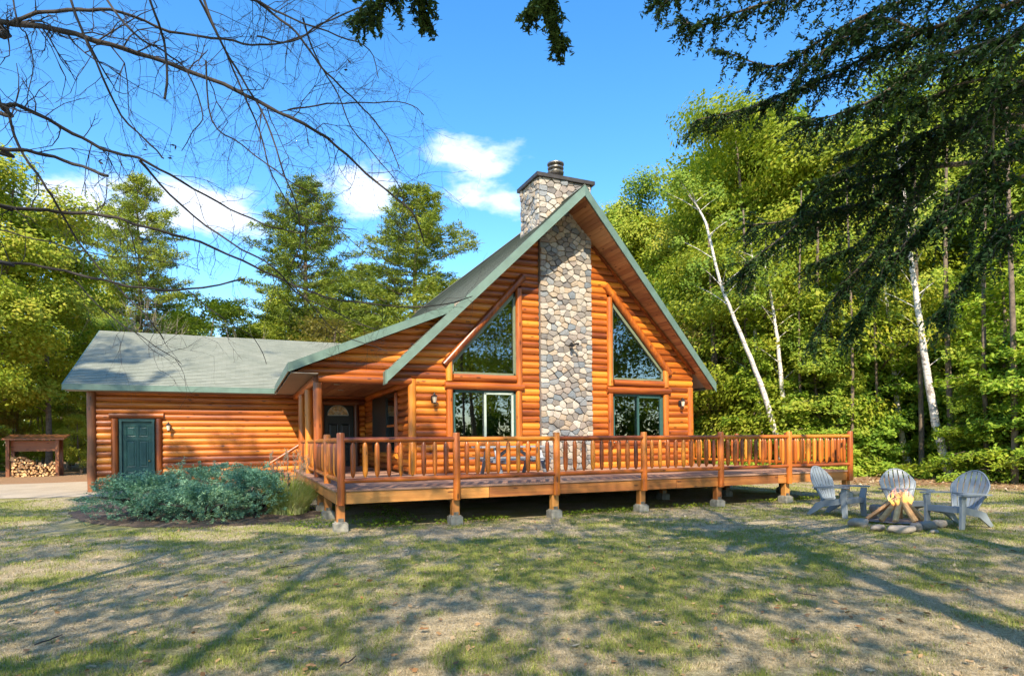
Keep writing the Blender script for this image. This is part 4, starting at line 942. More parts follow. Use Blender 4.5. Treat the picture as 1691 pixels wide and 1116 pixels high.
def pine(key, seed, H, R_, z0, leaf):
    if key in CACHE: return CACHE[key]
    rg = np.random.default_rng(seed); mb = MB(); mb.tube([(.1 * math.sin(k * .8), .1 * math.cos(k), H * k / 10) for k in range(11)], [.26 * (1 - .09 * k) for k in range(11)], 8)
    C = []; D = []
    z = H * z0; wl_ = 0
    while z < H * .995:
        u = (z / H - z0) / (1 - z0); L0 = R_ * ((1 - u) ** .62 * .92 + .05) * (1 if u > .12 else .75); nb = 7
        for i in range(nb):
            if rg.random() < .10: continue
            a = 2 * math.pi * (i + rg.random() * .7) / nb + wl_; l = L0 * rg.uniform(.55, 1.15); rise = .10 + .5 * u; p0 = Vector((0, 0, z)); tip = Vector((math.cos(a) * l, math.sin(a) * l, z + rise * l + rg.uniform(-.3, .3)))
            mid = p0.lerp(tip, .5) + Vector((0, 0, -.06 * l)); mb.tube([p0, mid, tip], [.05 * (1 - u) + .012, .025, .008], 4, False)
            nt_ = max(6, int(l * 9))
            for j in range(nt_):
                s_ = .28 + .75 * (j + rg.random()) / nt_; sd_ = rg.uniform(-1, 1) * l * .26 * (1.15 - s_ * .6); b_ = p0.lerp(tip, min(1, s_)) ; b_ = b_ + Vector((-math.sin(a) * sd_, math.cos(a) * sd_, rg.uniform(-.05, .25)))
                C.append(tuple(b_)); D.append((math.cos(a) * .7, math.sin(a) * .7, .55))
        z += H * .024 * rg.uniform(.8, 1.2) + .12; wl_ += .9
    C = np.array(C); D = np.array(D); k = 20; n = len(C); Cc = np.repeat(C, k, 0); Dd = unit(np.repeat(D, k, 0) * .55 + rg.normal(size=(n * k, 3)) * .75)
    ln = .26 * (.7 + .7 * rg.random(n * k)); cc = Cc + Dd * ln[:, None] * .45 + rg.normal(size=(n * k, 3)) * .09; Nn = unit(rg.normal(size=(n * k, 3)) + (0, -.4, .6))
    V = cards(cc, Nn, ln, .052, rg, Dd * 4); CACHE[key] = (mb.mesh('trunk', BARK), np_mesh('crown', V, 4, leaf)); return CACHE[key]
def sprayer(key, seed, H, R_, leaf, z0=.05, dens=1.0, ls=.13):
    """young hemlock or beech: flat layered sprays, drooping at the tips"""
    if key in CACHE: return CACHE[key]
    rg = np.random.default_rng(seed); mb = MB(); mb.tube([(.06 * math.sin(k), .06 * math.cos(k * 1.3), H * k / 8) for k in range(9)], [.075 * (1 - .11 * k) for k in range(9)], 6)
    Cs = []; Ns = []; z = H * z0
    while z < H:
        u = z / H; a = rg.uniform(0, 6.28); l = R_ * (1 - u * .8) * rg.uniform(.55, 1.2); tip = np.array([math.cos(a) * l, math.sin(a) * l, 0]); n = int(120 * l * dens)
        s_ = rg.random(n) ** .7; wd = (rg.random(n) - .5) * l * .75 * np.sin(np.pi * np.clip(s_ * .85 + .12, 0, 1)); c = tip * s_[:, None]; c[:, 0] += -math.sin(a) * wd; c[:, 1] += math.cos(a) * wd; c[:, 2] = z + .22 * l * s_ - .32 * l * s_ ** 2 - np.abs(wd) * .35 + rg.normal(size=n) * .085
        mb.tube([(0, 0, z), (tip[0] * .5, tip[1] * .5, z + .06 * l), (tip[0], tip[1], z - .1 * l)], [.018, .01, .004], 4, False)
        Cs.append(c); Ns.append(unit(np.tile([[math.cos(a) * .55 - .12, math.sin(a) * .55 - .3, .9]], (n, 1)) + rg.normal(size=(n, 3)) * .55)); z += H * .012 * rg.uniform(.3, 1.7) + .015
    C = np.concatenate(Cs); Nn = np.concatenate(Ns); q = ls * (.6 + .8 * rg.random(len(C)))
    V = cards(C, Nn, q, q * .5, rg); CACHE[key] = (mb.mesh('trunk', BARK), np_mesh('crown', V, 4, leaf)); return CACHE[key]
def bare(key, seed, H, mat, spread=1.6):
    if key in CACHE: return CACHE[key]
    rg = np.random.default_rng(seed); mb = MB()
    def grow(p, d, l, r_, dep):
        q = p + d * l; mid = p + d * l * .5 + Vector(rg.normal(size=3)) * l * .05; mb.tube([p, mid, q], [r_, r_ * .8, r_ * .6], 5 if dep < 2 else 4, False)
        if dep >= 4: return
        for i in range(3 if dep < 3 else 2):
            nd = (d + Vector(rg.normal(size=3)) * .34 * spread * .6 + Vector((0, 0, .12))).normalized(); grow(p + d * l * rg.uniform(.55, 1), nd, l * rg.uniform(.5, .75), r_ * .5, dep + 1)
    grow(Vector((0, 0, 0)), Vector((0, 0, 1)), H * .42, .09, 0); CACHE[key] = (mb.mesh('trunk', mat), None); return CACHE[key]
def place(protos, name, x, y, rot, s_, label, cat, group=None, z=None):
    tr, cr_ = protos; zz = float(hgt(x, y)) - .04 if z is None else z
    o = thing(name, (x, y, zz), label, cat, group); o.rotation_euler = (0, 0, rot); sc = s_ if hasattr(s_, '__len__') else (s_,) * 3; o.scale = sc
    for n_, me in (('trunk', tr), ('crown', cr_)):
        if me is None: continue
        c = bpy.data.objects.new(n_, me); COL.objects.link(c); c.parent = o
    return o
def atz(px, Z, off=0):
    """ground point seen at column px, at camera depth Z"""
    d = ray(px, HY); p = d * Z; return p.x, p.y
# ---------------------------------------------------------------- woods
D1 = lambda: deciduous('d1', 21, 15, 3.6, .22, 430, .155, LF_Y, br=1.15, nl=13, extra=22)
D2 = lambda: deciduous('d2', 22, 15, 3.8, .25, 430, .155, LF_G, br=1.2, nl=13, extra=24)
D3 = lambda: deciduous('d3', 23, 15, 3.4, .18, 430, .15, LF_G, br=1.1, nl=14, extra=22)
D4 = lambda: deciduous('d4', 24, 15, 3.6, .25, 330, .17, LF_D, br=1.15, nl=13, extra=22)
D5 = lambda: deciduous('d5', 25, 8, 2.6, .08, 420, .13, LF_O, br=.85, nl=11, extra=18)
D6 = lambda: deciduous('d6', 26, 8, 2.6, .06, 420, .13, LF_Y, br=.85, nl=11, extra=18)
PN = [lambda k=k: pine('p%d' % k, 31 + k, 22, 4.9, .28, LF_P) for k in range(3)]
H1 = lambda: sprayer('h1', 41, 6, 2.2, LF_U, dens=1.6)
H2 = lambda: sprayer('h2', 42, 8, 2.5, LF_U, dens=1.5)
H3 = lambda: sprayer('h3', 43, 6.5, 2.3, LF_G, dens=1.5)
B1_ = lambda k=0: bare('b%d' % k, 51 + k, 11, plain('bare_bark', (.3, .25, .2), .9, .3) if 'bare_bark' not in MATS else MATS['bare_bark'])
rgp = random.Random(77)
def tree(pr, name, px, Z, s_, label, cat, group=None):
    x, y = atz(px, Z); return place(pr(), name, x, y, rgp.uniform(0, 6.28), s_, label, cat, group)
# the named trees of the skyline
tree(PN[0], 'pine_tree', 232, 47, (1.2, 1.2, .98), 'tall white pine above the garage roof, leftmost of the three tall pines', 'pine tree')
tree(PN[1], 'pine_tree', 508, 50, (1.5, 1.5, 1.03), 'tall white pine in the middle of the three, left of the cabin gable', 'pine tree')
tree(PN[2], 'pine_tree', 690, 46, (1.55, 1.55, .93), 'broad white pine nearest the steep roof, right of the other pines', 'pine tree')
tree(PN[0], 'pine_tree', 600, 58, (1.5, 1.5, .82), 'lower white pine between the two tall pines behind the roof', 'pine tree')
tree(D1, 'maple_tree', -20, 30, (1.15, 1.15, 1.03), 'large yellow green tree at the left edge of the photo', 'tree')
tree(D1, 'maple_tree', 75, 33, (1.0, 1.0, .98), 'yellow green tree just right of the one at the left edge', 'tree')
tree(D3, 'maple_tree', -90, 27, (1.1, 1.1, .95), 'green tree partly cut off by the left edge of the photo', 'tree')
tree(D4, 'maple_tree', 322, 44, (1.0, 1.0, .82), 'green tree standing low between the left pine and the sky gap', 'tree')
tree(D2, 'maple_tree', 160, 40, (.9, .9, .72), 'mid green tree in front of the leftmost pine', 'tree')
tree(D5, 'small_tree', 545, 40, (1.5, 1.5, 1.22), 'rounded olive tan tree in front of the middle pine', 'tree')
tree(D6, 'small_tree', 640, 42, (1.3, 1.3, .95), 'yellow green bushy tree behind the porch roof', 'tree')
tree(D6, 'small_tree', 430, 41, (1.2, 1.2, .88), 'yellow green bushy tree above the right end of the garage roof', 'tree')
tree(D5, 'small_tree', 480, 46, (1.2, 1.2, 1.05), 'thin olive tree left of the middle pine', 'tree')
for i, (px, Z, s_) in enumerate(((215, 38, 1.0), (390, 40, .92), (335, 36, .8), (270, 37, .98), (445, 43, 1.0), (735, 44, 1.15), (110, 39, 1.0), (770, 47, 1.1), (415, 48, 1.05), (60, 42, 1.0))):
    x, y = atz(px, Z); place(B1_(i % 3), 'bare_tree', x, y, rgp.uniform(0, 6), s_, 'slender bare grey trunked tree among the trees behind the house', 'tree', 'bare trees behind the house')
G1 = 'leafy trees in the woods behind the garage'
for px, Z, pr, s_ in ((-160, 34, D1, .9), (-60, 38, D2, .85), (30, 42, D4, .8), (120, 46, D1, .95), (185, 50, D4, .9), (290, 50, D2, .82), (350, 55, D6, 1.0), (455, 50, D1, .92), (405, 56, D2, .8), (590, 49, D1, .85), (555, 54, D4, .9), (620, 50, D1, .8), (710, 54, D2, .9), (240, 33, D6, .62), (170, 36, D6, .72), (310, 47, D5, 1.3), (480, 50, D6, 1.5), (-230, 30, D2, 1.0), (-40, 50, D4, .9), (780, 56, D2, .62)):
    tree(pr, 'woodland_tree', px, Z, s_ * rgp.uniform(.93, 1.07), '%s woodland tree %s' % ({D1: 'yellow green', D2: 'fresh green', D4: 'dark green', D5: 'olive tan', D6: 'bushy yellow green'}[pr], 'beyond the left edge of the garage' if px < 110 else 'behind the left half of the garage roof' if px < 300 else 'behind the right half of the garage roof' if px < 480 else 'behind the porch roof') + (', far back' if Z > 45 else ', nearer'), 'tree', G1)
for px, Z, pr, s_ in ((-190, 27, D6, .6), (-120, 31, D6, .62), (-30, 40, D6, .62), (20, 39, D5, .5), (70, 40, D6, .6), (115, 38, D6, .55), (150, 37, D5, .5), (-80, 35, D5, .55), (40, 45, D6, .8), (100, 48, D6, .8), (0, 36.5, H1, .35), (135, 33.5, D6, .45)):
    tree(pr, 'leafy_shrub', px, Z, s_ * rgp.uniform(.9, 1.1), 'bushy shrub %s' % ('left of the firewood shed' if px < 0 else 'right of the firewood shed' if px > 105 else 'behind the firewood shed, farther back' if Z > 44 else 'just behind the firewood shed'), 'shrub', 'shrubs beyond the driveway')
# right hand woods: tall trees
G2 = 'leafy trees in the woods to the right of the cabin'
tall = [(985, 50, D2, 1.32), (1022, 47, D3, 1.34), (1060, 44, D1, 1.28), (1100, 46, D2, 1.36), (1140, 42, D1, 1.34), (1178, 38, D3, 1.30), (1215, 40, D2, 1.50), (1255, 36, D1, 1.40), (1300, 39, D3, 1.38), (1345, 35, D1, 1.30), (1390, 38, D2, 1.45), (1430, 33, D1, 1.3),
        (1475, 36, D3, 1.5), (1520, 32, D2, 1.35), (1560, 35, D1, 1.5), (1605, 31, D2, 1.4), (1650, 33, D3, 1.5), (1700, 29, D1, 1.35), (1745, 32, D2, 1.5), (1800, 28, D3, 1.3), (1880, 27, D1, 1.3), (1240, 50, D4, 1.5), (1330, 52, D4, 1.6), (1420, 50, D4, 1.7), (1530, 48, D4, 1.7), (1640, 46, D4, 1.7), (1760, 42, D4, 1.6),
        (1150, 54, D4, 1.3), (1060, 58, D4, 1.2), (985, 60, D2, 1.2), (900, 58, D4, .95), (1200, 33, D6, 1.6), (1270, 31, D6, 1.5), (1355, 29.5, D3, .72), (1440, 28.5, D6, 1.35), (1100, 38, D6, 1.3), (1160, 36, D5, 1.25), (1040, 40, D6, 1.2)]
def anchor(px):
    for lim, tx in ((930, 'hidden low behind the roof ridge'), (1030, 'just right of the chimney top'), (1080, 'above the upper right roof edge'), (1130, 'above the middle of the right roof edge'), (1170, 'above the lower right roof corner'), (1230, 'behind the bare top of the curving birch'), (1290, 'behind the slim birches by the deck'), (1360, 'above the right end of the deck'), (1420, 'above the left chair'), (1490, 'left of the thick birch'), (1545, 'right behind the thick birch'), (1610, 'above the right chair'), (1670, 'near the right edge of the photo')):
        if px < lim: return tx
    return 'cut off by the right edge'
TONE = {D1: 'yellow green', D2: 'fresh green', D3: 'mid green', D4: 'dark green', D5: 'olive tan', D6: 'bushy yellow green'}
for px, Z, pr, s_ in tall: tree(pr, 'woodland_tree', px, Z, (s_ * .95, s_ * .95, s_ * rgp.uniform(.94, 1.05)), '%s tree %s %s' % (TONE[pr], 'deep in the woods' if Z > 45 else 'in the woods', anchor(px)), 'tree', G2)
# understory right: layered sprays down to the ground
G3 = 'young hemlocks and beeches along the wood edge'
for i, (px, Z) in enumerate([(1120, 36), (1165, 34), (1200, 32.5), (1240, 31), (1275, 30), (1310, 29), (1345, 29), (1380, 28), (1415, 27.6), (1450, 27.2), (1480, 27.6), (1515, 26.2), (1550, 25.9), (1590, 24.2), (1625, 23.6), (1660, 22.6), (1695, 22.0), (1740, 21.4), (1800, 21), (1400, 31), (1460, 30.5), (1530, 29), (1600, 27.5), (1670, 26), (1250, 34), (1320, 33), (1740, 24.5), (1190, 36.5), (1570, 31), (1640, 29.5), (1140, 39), (1500, 33), (1350, 36), (1215, 36), (1290, 36), (1375, 33), (1430, 34), (1480, 35), (1545, 31), (1585, 33), (1615, 30), (1655, 31), (1690, 27), (1720, 30), (1170, 40), (1560, 28)]):
    pr = (H1, H2, H3, H1)[(i * 7) % 4]; s_ = rgp.uniform(.75, 1.2) * (1 if i < 19 else 1.25)
    s_ *= 1.25 if i > 32 else 1; Z += 3.0 if 1535 < px < 1600 and Z < 27 else 1.6 if 1470 < px < 1620 and Z < 28 else 0; tree(pr, 'young_hemlock', px + rgp.uniform(-8, 8), Z + rgp.uniform(-.5, .6), (s_ * 1.15, s_ * 1.15, s_), 'young %s tree with layered sprays %s' % ('dark' if pr is H3 else ('bright' if Z < 28 else 'half shaded'), anchor(px)), 'tree', G3)
# dark trunks inside the woods
for i, (px, Z, r_) in enumerate(((1405, 26.6, .08), (1518, 26.2, .12), (1568, 24.6, .13), (1630, 23.0, .10), (1350, 29, .12), (1230, 31, .12), (1175, 33, .11), (1672, 21.6, .12), (1448, 27, .07), (1325, 28.6, .07))):
    x, y = atz(px, Z); m = MB(); m.tube([(x + .15 * math.sin(k * .7 + i), y, k * 2.2 - .1) for k in range(7)], [r_ * (1 - .1 * k) for k in range(7)], 7); tag(m.build('tree_trunk', BARK, None, (x, y, 0)), 'bare brown trunk standing in the shade of the right hand woods', 'tree', 'brown trunks inside the right hand woods')
# far-off wood closing the view
rgw = np.random.default_rng(5); bl = []
for a in np.linspace(-3.14, 3.14, 210):
    d = fw * math.cos(a) + rt * math.sin(a); Z = 78 + rgw.uniform(-6, 8); hh = rgw.uniform(5, 9) * (1.0 if a < 0 else 1.25)
    for k in range(5): bl.append((d.x * Z + rgw.uniform(-2, 2), d.y * Z + rgw.uniform(-2, 2), hh * (k + .4) / 5, rgw.uniform(2.0, 3.2)))
V = crown_leaves(rgw, bl, 26, .7); tag(link('distant_woods', np_mesh('distant_woods', V, 4, LF_D)), 'far off line of trees closing the view', kind='stuff')

# birches, traced stems at their own distance
def birch(px_pts, Z, r0, label, crown=True, seed=1, name='birch_tree'):
    P = [at(x, y, Z) for x, y in px_pts]; P[0].z = -.05; o = thing(name, (P[0].x, P[0].y, 0), label, 'tree', 'white barked birches at the wood edge'); n = len(P)
    m = MB(); rr = [r0 * (1 - .75 * k / (n - 1)) * (1.35 if k == 0 else 1) for k in range(n)]
    Q = []; RR = []
    for k in range(n - 1):
        for j in range(3): Q.append(P[k].lerp(P[k + 1], j / 3) + Vector((math.sin(k * 3 + j * 2) * .02, 0, 0))); RR.append(rr[k] + (rr[k + 1] - rr[k]) * j / 3)
    Q.append(P[-1]); RR.append(rr[-1]); m.tube(Q, RR, 9); m.build('trunk', BIRCH, o, P[0])
    rg = np.random.default_rng(seed); b = MB(); bl = []
    for k in range(18):
        u = .42 + .58 * rg.random(); i = min(n - 2, int(u * (n - 1))); p = P[i].lerp(P[i + 1], u * (n - 1) - i); a = rg.uniform(0, 6.28); l = rg.uniform(.7, 1.7); q = p + Vector((math.cos(a) * l, math.sin(a) * l, l * .7)); b.tube([p, p.lerp(q, .5) + Vector((0, 0, .06)), q], [.022, .014, .005], 4, False)
        if crown: bl.append((q.x, q.y, q.z, rg.uniform(.4, .8)))
    b.build('branch', BIRCH, o, P[0])['kind'] = 'stuff'
    if crown: me = np_mesh('crown', crown_leaves(rg, bl, 420, .13) - np.array(P[0]), 4, LF_Y if seed % 2 else LF_G); link('crown', me, o, P[0])
birch([(1588, 812), (1566, 780), (1545, 700), (1530, 610), (1516, 510), (1503, 420), (1494, 330), (1480, 240)], 24.5, .19, 'thick white birch behind the right chair, leaning left', seed=2)
birch([(1502, 792), (1489, 720), (1478, 640), (1472, 560), (1462, 480), (1455, 400)], 27.5, .15, 'thinner grey white birch behind the middle chair', seed=3)
birch([(1296, 812), (1281, 716), (1262, 650), (1240, 592), (1214, 530), (1190, 470), (1166, 368), (1145, 330)], 28.5, .15, 'curving white birch behind the deck railing, leaning left to a bare top', seed=4)
birch([(1262, 812), (1258, 720), (1250, 640), (1247, 560), (1247, 480), (1240, 400)], 30.5, .14, 'straight white birch just left of the pair behind the deck', seed=5)
birch([(1306, 812), (1300, 716), (1291, 640), (1284, 560), (1275, 500), (1262, 430)], 29, .15, 'slim white birch right of the curving one behind the deck', seed=6)

# ---------------------------------------------------------------- planting bed, junipers, ornamental grass
t = NT('mulch'); tcn = t.n('ShaderNodeTexCoord'); n1 = t.noise(tcn.outputs['Object'], 45, 5, .7); n2 = t.noise(tcn.outputs['Object'], 3, 4, .7); c = t.mix(t.math('GREATER_THAN', n2, .57), t.ramp(n1, [(.35, (.04, .028, .02)), (.65, (.17, .115, .08))]), t.ramp(n1, [(.35, (.12, .08, .04)), (.65, (.33, .25, .16))])); t.col(c); t.rough(.97); t.bump(n1, 1, .03); MULCH = t.m
bed = [(-3.3, 16.2), (-2.75, 15.2), (-1.9, 14.3), (-.9, 13.62), (.2, 13.6), (1.1, 13.9), (1.9, 14.9), (1.9, 17.5), (1.6, 20.5), (.5, 20.8), (-1.5, 20.6), (-3.4, 20.0), (-3.9, 18)]
m = MB(); C0 = Vector((-.9, 17, .1)); rings = []
N_ = 60
for s_ in (1, .93, .7, .35):
    r_ = []
    for k in range(N_):
        u = k / N_ * len(bed); i = int(u); f = u - i; p = Vector(bed[i] + (0,)).lerp(Vector(bed[(i + 1) % len(bed)] + (0,)), f); q = Vector((C0.x, C0.y, 0)).lerp(p, s_ * (1 + .02 * math.sin(k * 2.3))); q.z = float(hgt(q.x, q.y)) + (.008 if s_ == 1 else .05 + .03 * math.sin(k * 1.7)); r_.append(q)
    rings.append(r_)
vs = [v for r_ in rings for v in r_] + [Vector((C0.x, C0.y, .12))]
m.add(vs, [(j * N_ + k, j * N_ + (k + 1) % N_, (j + 1) * N_ + (k + 1) % N_, (j + 1) * N_ + k) for j in range(3) for k in range(N_)] + [(3 * N_ + k, 3 * N_ + (k + 1) % N_, 4 * N_) for k in range(N_)], True)
tag(m.build('mulch_bed', MULCH), 'dark mulch bed under the junipers at the deck corner', kind='structure')
def juniper(x, y, rx, ry, h, seed, label, n=26000):
    rg = np.random.default_rng(seed); o = thing('juniper_bush', (x, y, .05), label, 'shrub', 'spreading junipers in the mulch bed')
    # plumes: arching sprays that end on a lumpy dome
    ns = int(n / 46); a = rg.uniform(0, 2 * np.pi, ns); u = rg.random(ns) ** .55
    lump = 1 + .16 * np.sin(a * 3 + seed) + .1 * np.sin(a * 7 + 2 * seed); tx = np.cos(a) * u * rx * lump; ty = np.sin(a) * u * ry * lump
    tz = h * np.sqrt(np.clip(1 - (u * .97) ** 5, 0, 1)) * (.78 + .28 * fbm(tx * 1.6 + seed, ty * 1.6, 3, 3) * 1.3) * (.86 + .2 * rg.random(ns)); tz = np.where(rg.random(ns) < .42, tz * rg.random(ns) ** .7, tz); tz = np.maximum(tz, .06)
    out = unit(np.stack([tx / rx * 1.0, ty / ry, np.full(ns, .28)], 1) + rg.normal(size=(ns, 3)) * .28); C = []; Nn = []; Dr = []
    k = 46; s_ = rg.random((ns, k)); side = unit(np.cross(out, [[0, 0, 1.]])); nrm = unit(np.cross(side, out))
    L0 = .26 * (.6 + .7 * rg.random(ns))[:, None]; w = (rg.random((ns, k)) - .5) * L0 * .55 * (1.1 - s_)
    tip = np.stack([tx, ty, tz], 1); c = tip[:, None, :] + out[:, None, :] * ((s_ - 1) * L0)[..., None] + side[:, None, :] * w[..., None] + nrm[:, None, :] * (rg.normal(size=(ns, k)) * .02 + .25 * np.abs(w))[..., None]
    C = c.reshape(-1, 3); D = unit((out[:, None, :] * .8 + side[:, None, :] * (np.sign(w) * .7)[..., None] + rg.normal(size=(ns, k, 3)) * .25).reshape(-1, 3)); Nn = unit(np.repeat(nrm, k, 0) + rg.normal(size=(ns * k, 3)) * .5)
    V = cards(C, Nn, .05 * (.6 + .8 * rg.random(ns * k)), .017, rg, D * 3); link('foliage', np_mesh('foliage', V, 4, LF_J), o, (x, y, .05))
    b = MB()
    for q in range(16): aa = rg.uniform(0, 6.28); b.tube([(x, y, .05), (x + math.cos(aa) * rx * .4, y + math.sin(aa) * ry * .4, h * .5), (x + math.cos(aa) * rx * .75, y + math.sin(aa) * ry * .75, h * .6)], [.03, .02, .008], 5, False)
    b.build('stem', TWIG, o, (x, y, .05))
juniper(-1.95, 15.95, 1.25, 1.5, .9, 3, 'dark blue green juniper at the left end of the bed below the green door')
juniper(-.7, 16.9, 1.5, 1.6, 1.1, 4, 'tallest blue green juniper in the middle of the bed')
juniper(-.75, 14.75, 1.15, 1.1, .72, 5, 'low juniper with browning lower sprays at the front edge of the bed', 24000)
juniper(.3, 15.4, .95, 1.5, .98, 6, 'blue green juniper at the right end beside the ornamental grass', 22000)
# ornamental grass
rg = np.random.default_rng(8); gx, gy = .98, 15.35; og = thing('ornamental_grass', (gx, gy, .05), 'clump of pale green ornamental grass with seed plumes beside the deck steps', 'grass clump')
nb = 1500; a = rg.uniform(0, 6.28, nb); r0 = .5 * rg.random(nb) ** .6; bx = r0 * np.cos(a) * .9; by = r0 * np.sin(a) * 1.5; hh = rg.uniform(.6, 1.22, nb) * (1 - .35 * r0 / .5); ln = rg.uniform(.1, .55, nb); a2 = a + rg.normal(size=nb) * .6; Vv = []
for k in range(4):
    s0, s1 = k / 4, (k + 1) / 4
    def pp(s_): return np.stack([bx + np.cos(a2) * ln * s_ ** 2, by + np.sin(a2) * ln * s_ ** 2, hh * (s_ - .35 * s_ ** 3 * ln * 2)], 1)
    p0, p1 = pp(s0), pp(s1); sd_ = np.stack([-np.sin(a), np.cos(a), a * 0], 1) * .5 + rg.normal(size=(nb, 3)) * 0; w0, w1 = .017 * (1 - s0 * .85), .017 * (1 - s1 * .9)
    sdn = unit(np.stack([rt.x + 0 * a, rt.y + 0 * a, 0 * a], 1) * .6 + sd_); Vv.append(np.stack([p0 - sdn * w0, p0 + sdn * w0, p1 + sdn * w1, p1 - sdn * w1], 1))
V = np.concatenate(Vv, 1).reshape(-1, 3); link('blades', np_mesh('blades', V, 4, LF_S), og, (gx, gy, .05))
b = MB()
for k in range(26):
    aa = rg.uniform(0, 6.28); r_ = rg.uniform(0, .3); h2 = rg.uniform(1.1, 1.5); tx, ty = gx + math.cos(aa) * (r_ + .22), gy + math.sin(aa) * (r_ + .25); b.tube([(gx + math.cos(aa) * r_ * .5, gy + math.sin(aa) * r_ * .5, .1), (tx - .02, ty, h2 - .18), (tx + .03, ty, h2)], [.004, .004, .003], 3, False)
    for q in range(10): z = h2 - .22 * q / 10; b.beam((tx, ty, z), (tx + rg.uniform(-.05, .05), ty + rg.uniform(-.05, .05), z + .05), .008, .008)
b.build('seed_plume', plain('plume', (.45, .33, .2), .9, .3), og)['kind'] = 'stuff'
# low ground cover beneath the deck corner and by the posts
rg = np.random.default_rng(18); n = 5200; cx = np.concatenate([rg.uniform(.9, 3.4, n // 2), rg.uniform(2, 15, n // 2)]); cy_ = np.concatenate([rg.uniform(12.3, 16.5, n // 2), 11.9 + np.abs(rg.normal(size=n // 2)) * .22])
kk = fbm(cx * 1.5, cy_ * 1.5, 6, 3) > .46; cx, cy_ = cx[kk], cy_[kk]; m_ = len(cx); C = np.stack([cx, cy_, hgt(cx, cy_) + rg.uniform(.01, .09, m_)], 1); V = cards(C, unit(rg.normal(size=(m_, 3)) * .5 + (0, 0, 1)), .05, .04, rg)
tag(link('ground_cover', np_mesh('ground_cover', V, 4, LF_G)), 'small leafy weeds at the deck posts', kind='stuff')

# ---------------------------------------------------------------- woodshed with stacked firewood
ws = thing('firewood_shed', (-9.3, 37.2, .2), 'open sided dark wooden firewood shed at the wood edge beyond the driveway', 'shed')
x0, x1, y0, y1, zg = -10.35, -8.25, 36.7, 37.6, .0
for x in (x0 + .07, x1 - .07):
    for y in (y0 + .07, y1 - .07): m = MB(); m.box((x - .07, y - .07, zg), (x + .07, y + .07, 1.95)); m.build('post', DARKW[2], ws, (x, y, zg))
m = MB(); m.prism([(x0 - .12, y0 - .15, 1.93), (x1 + .25, y0 - .15, 1.93), (x1 + .25, y1 + .2, 2.15), (x0 - .12, y1 + .2, 2.15)], (0, 0, .07)); m.build('roof', DARKW[0], ws, (x0, y0, 2))
m = MB(); m.box((x0 + .12, y0 + .3, 1.38), (x1 - .12, y0 + .34, 1.9)); m.build('back_board', DARKW[0], ws); m = MB(); m.box((x0, y0, zg), (x1, y1, .12)); m.build('floor_frame', DARKW[0], ws)
FL = []
for k in range(4): q = split_log((0, 0, 0), (0, .42, 0), .085, 100 + k); FL.append(q.mesh('firewood_log', FIREW))
z = .2; row = 0; cntl = 0
while z < 1.15:
    x = x0 + .22 + (row % 2) * .06
    while x < x1 - .2:
        if z < .95 + .2 * math.sin(x * 3): o = link('firewood_log', FL[rgp.randrange(4)], None, (x, y0 + .02 + rgp.uniform(0, .08), z), (0, rgp.uniform(0, 6.28), 0), rgp.uniform(.75, 1.1)); tag(o, 'split end of a firewood log stacked in the open shed', 'firewood', 'firewood stacked in the shed'); cntl += 1
        x += .135
    z += .125; row += 1

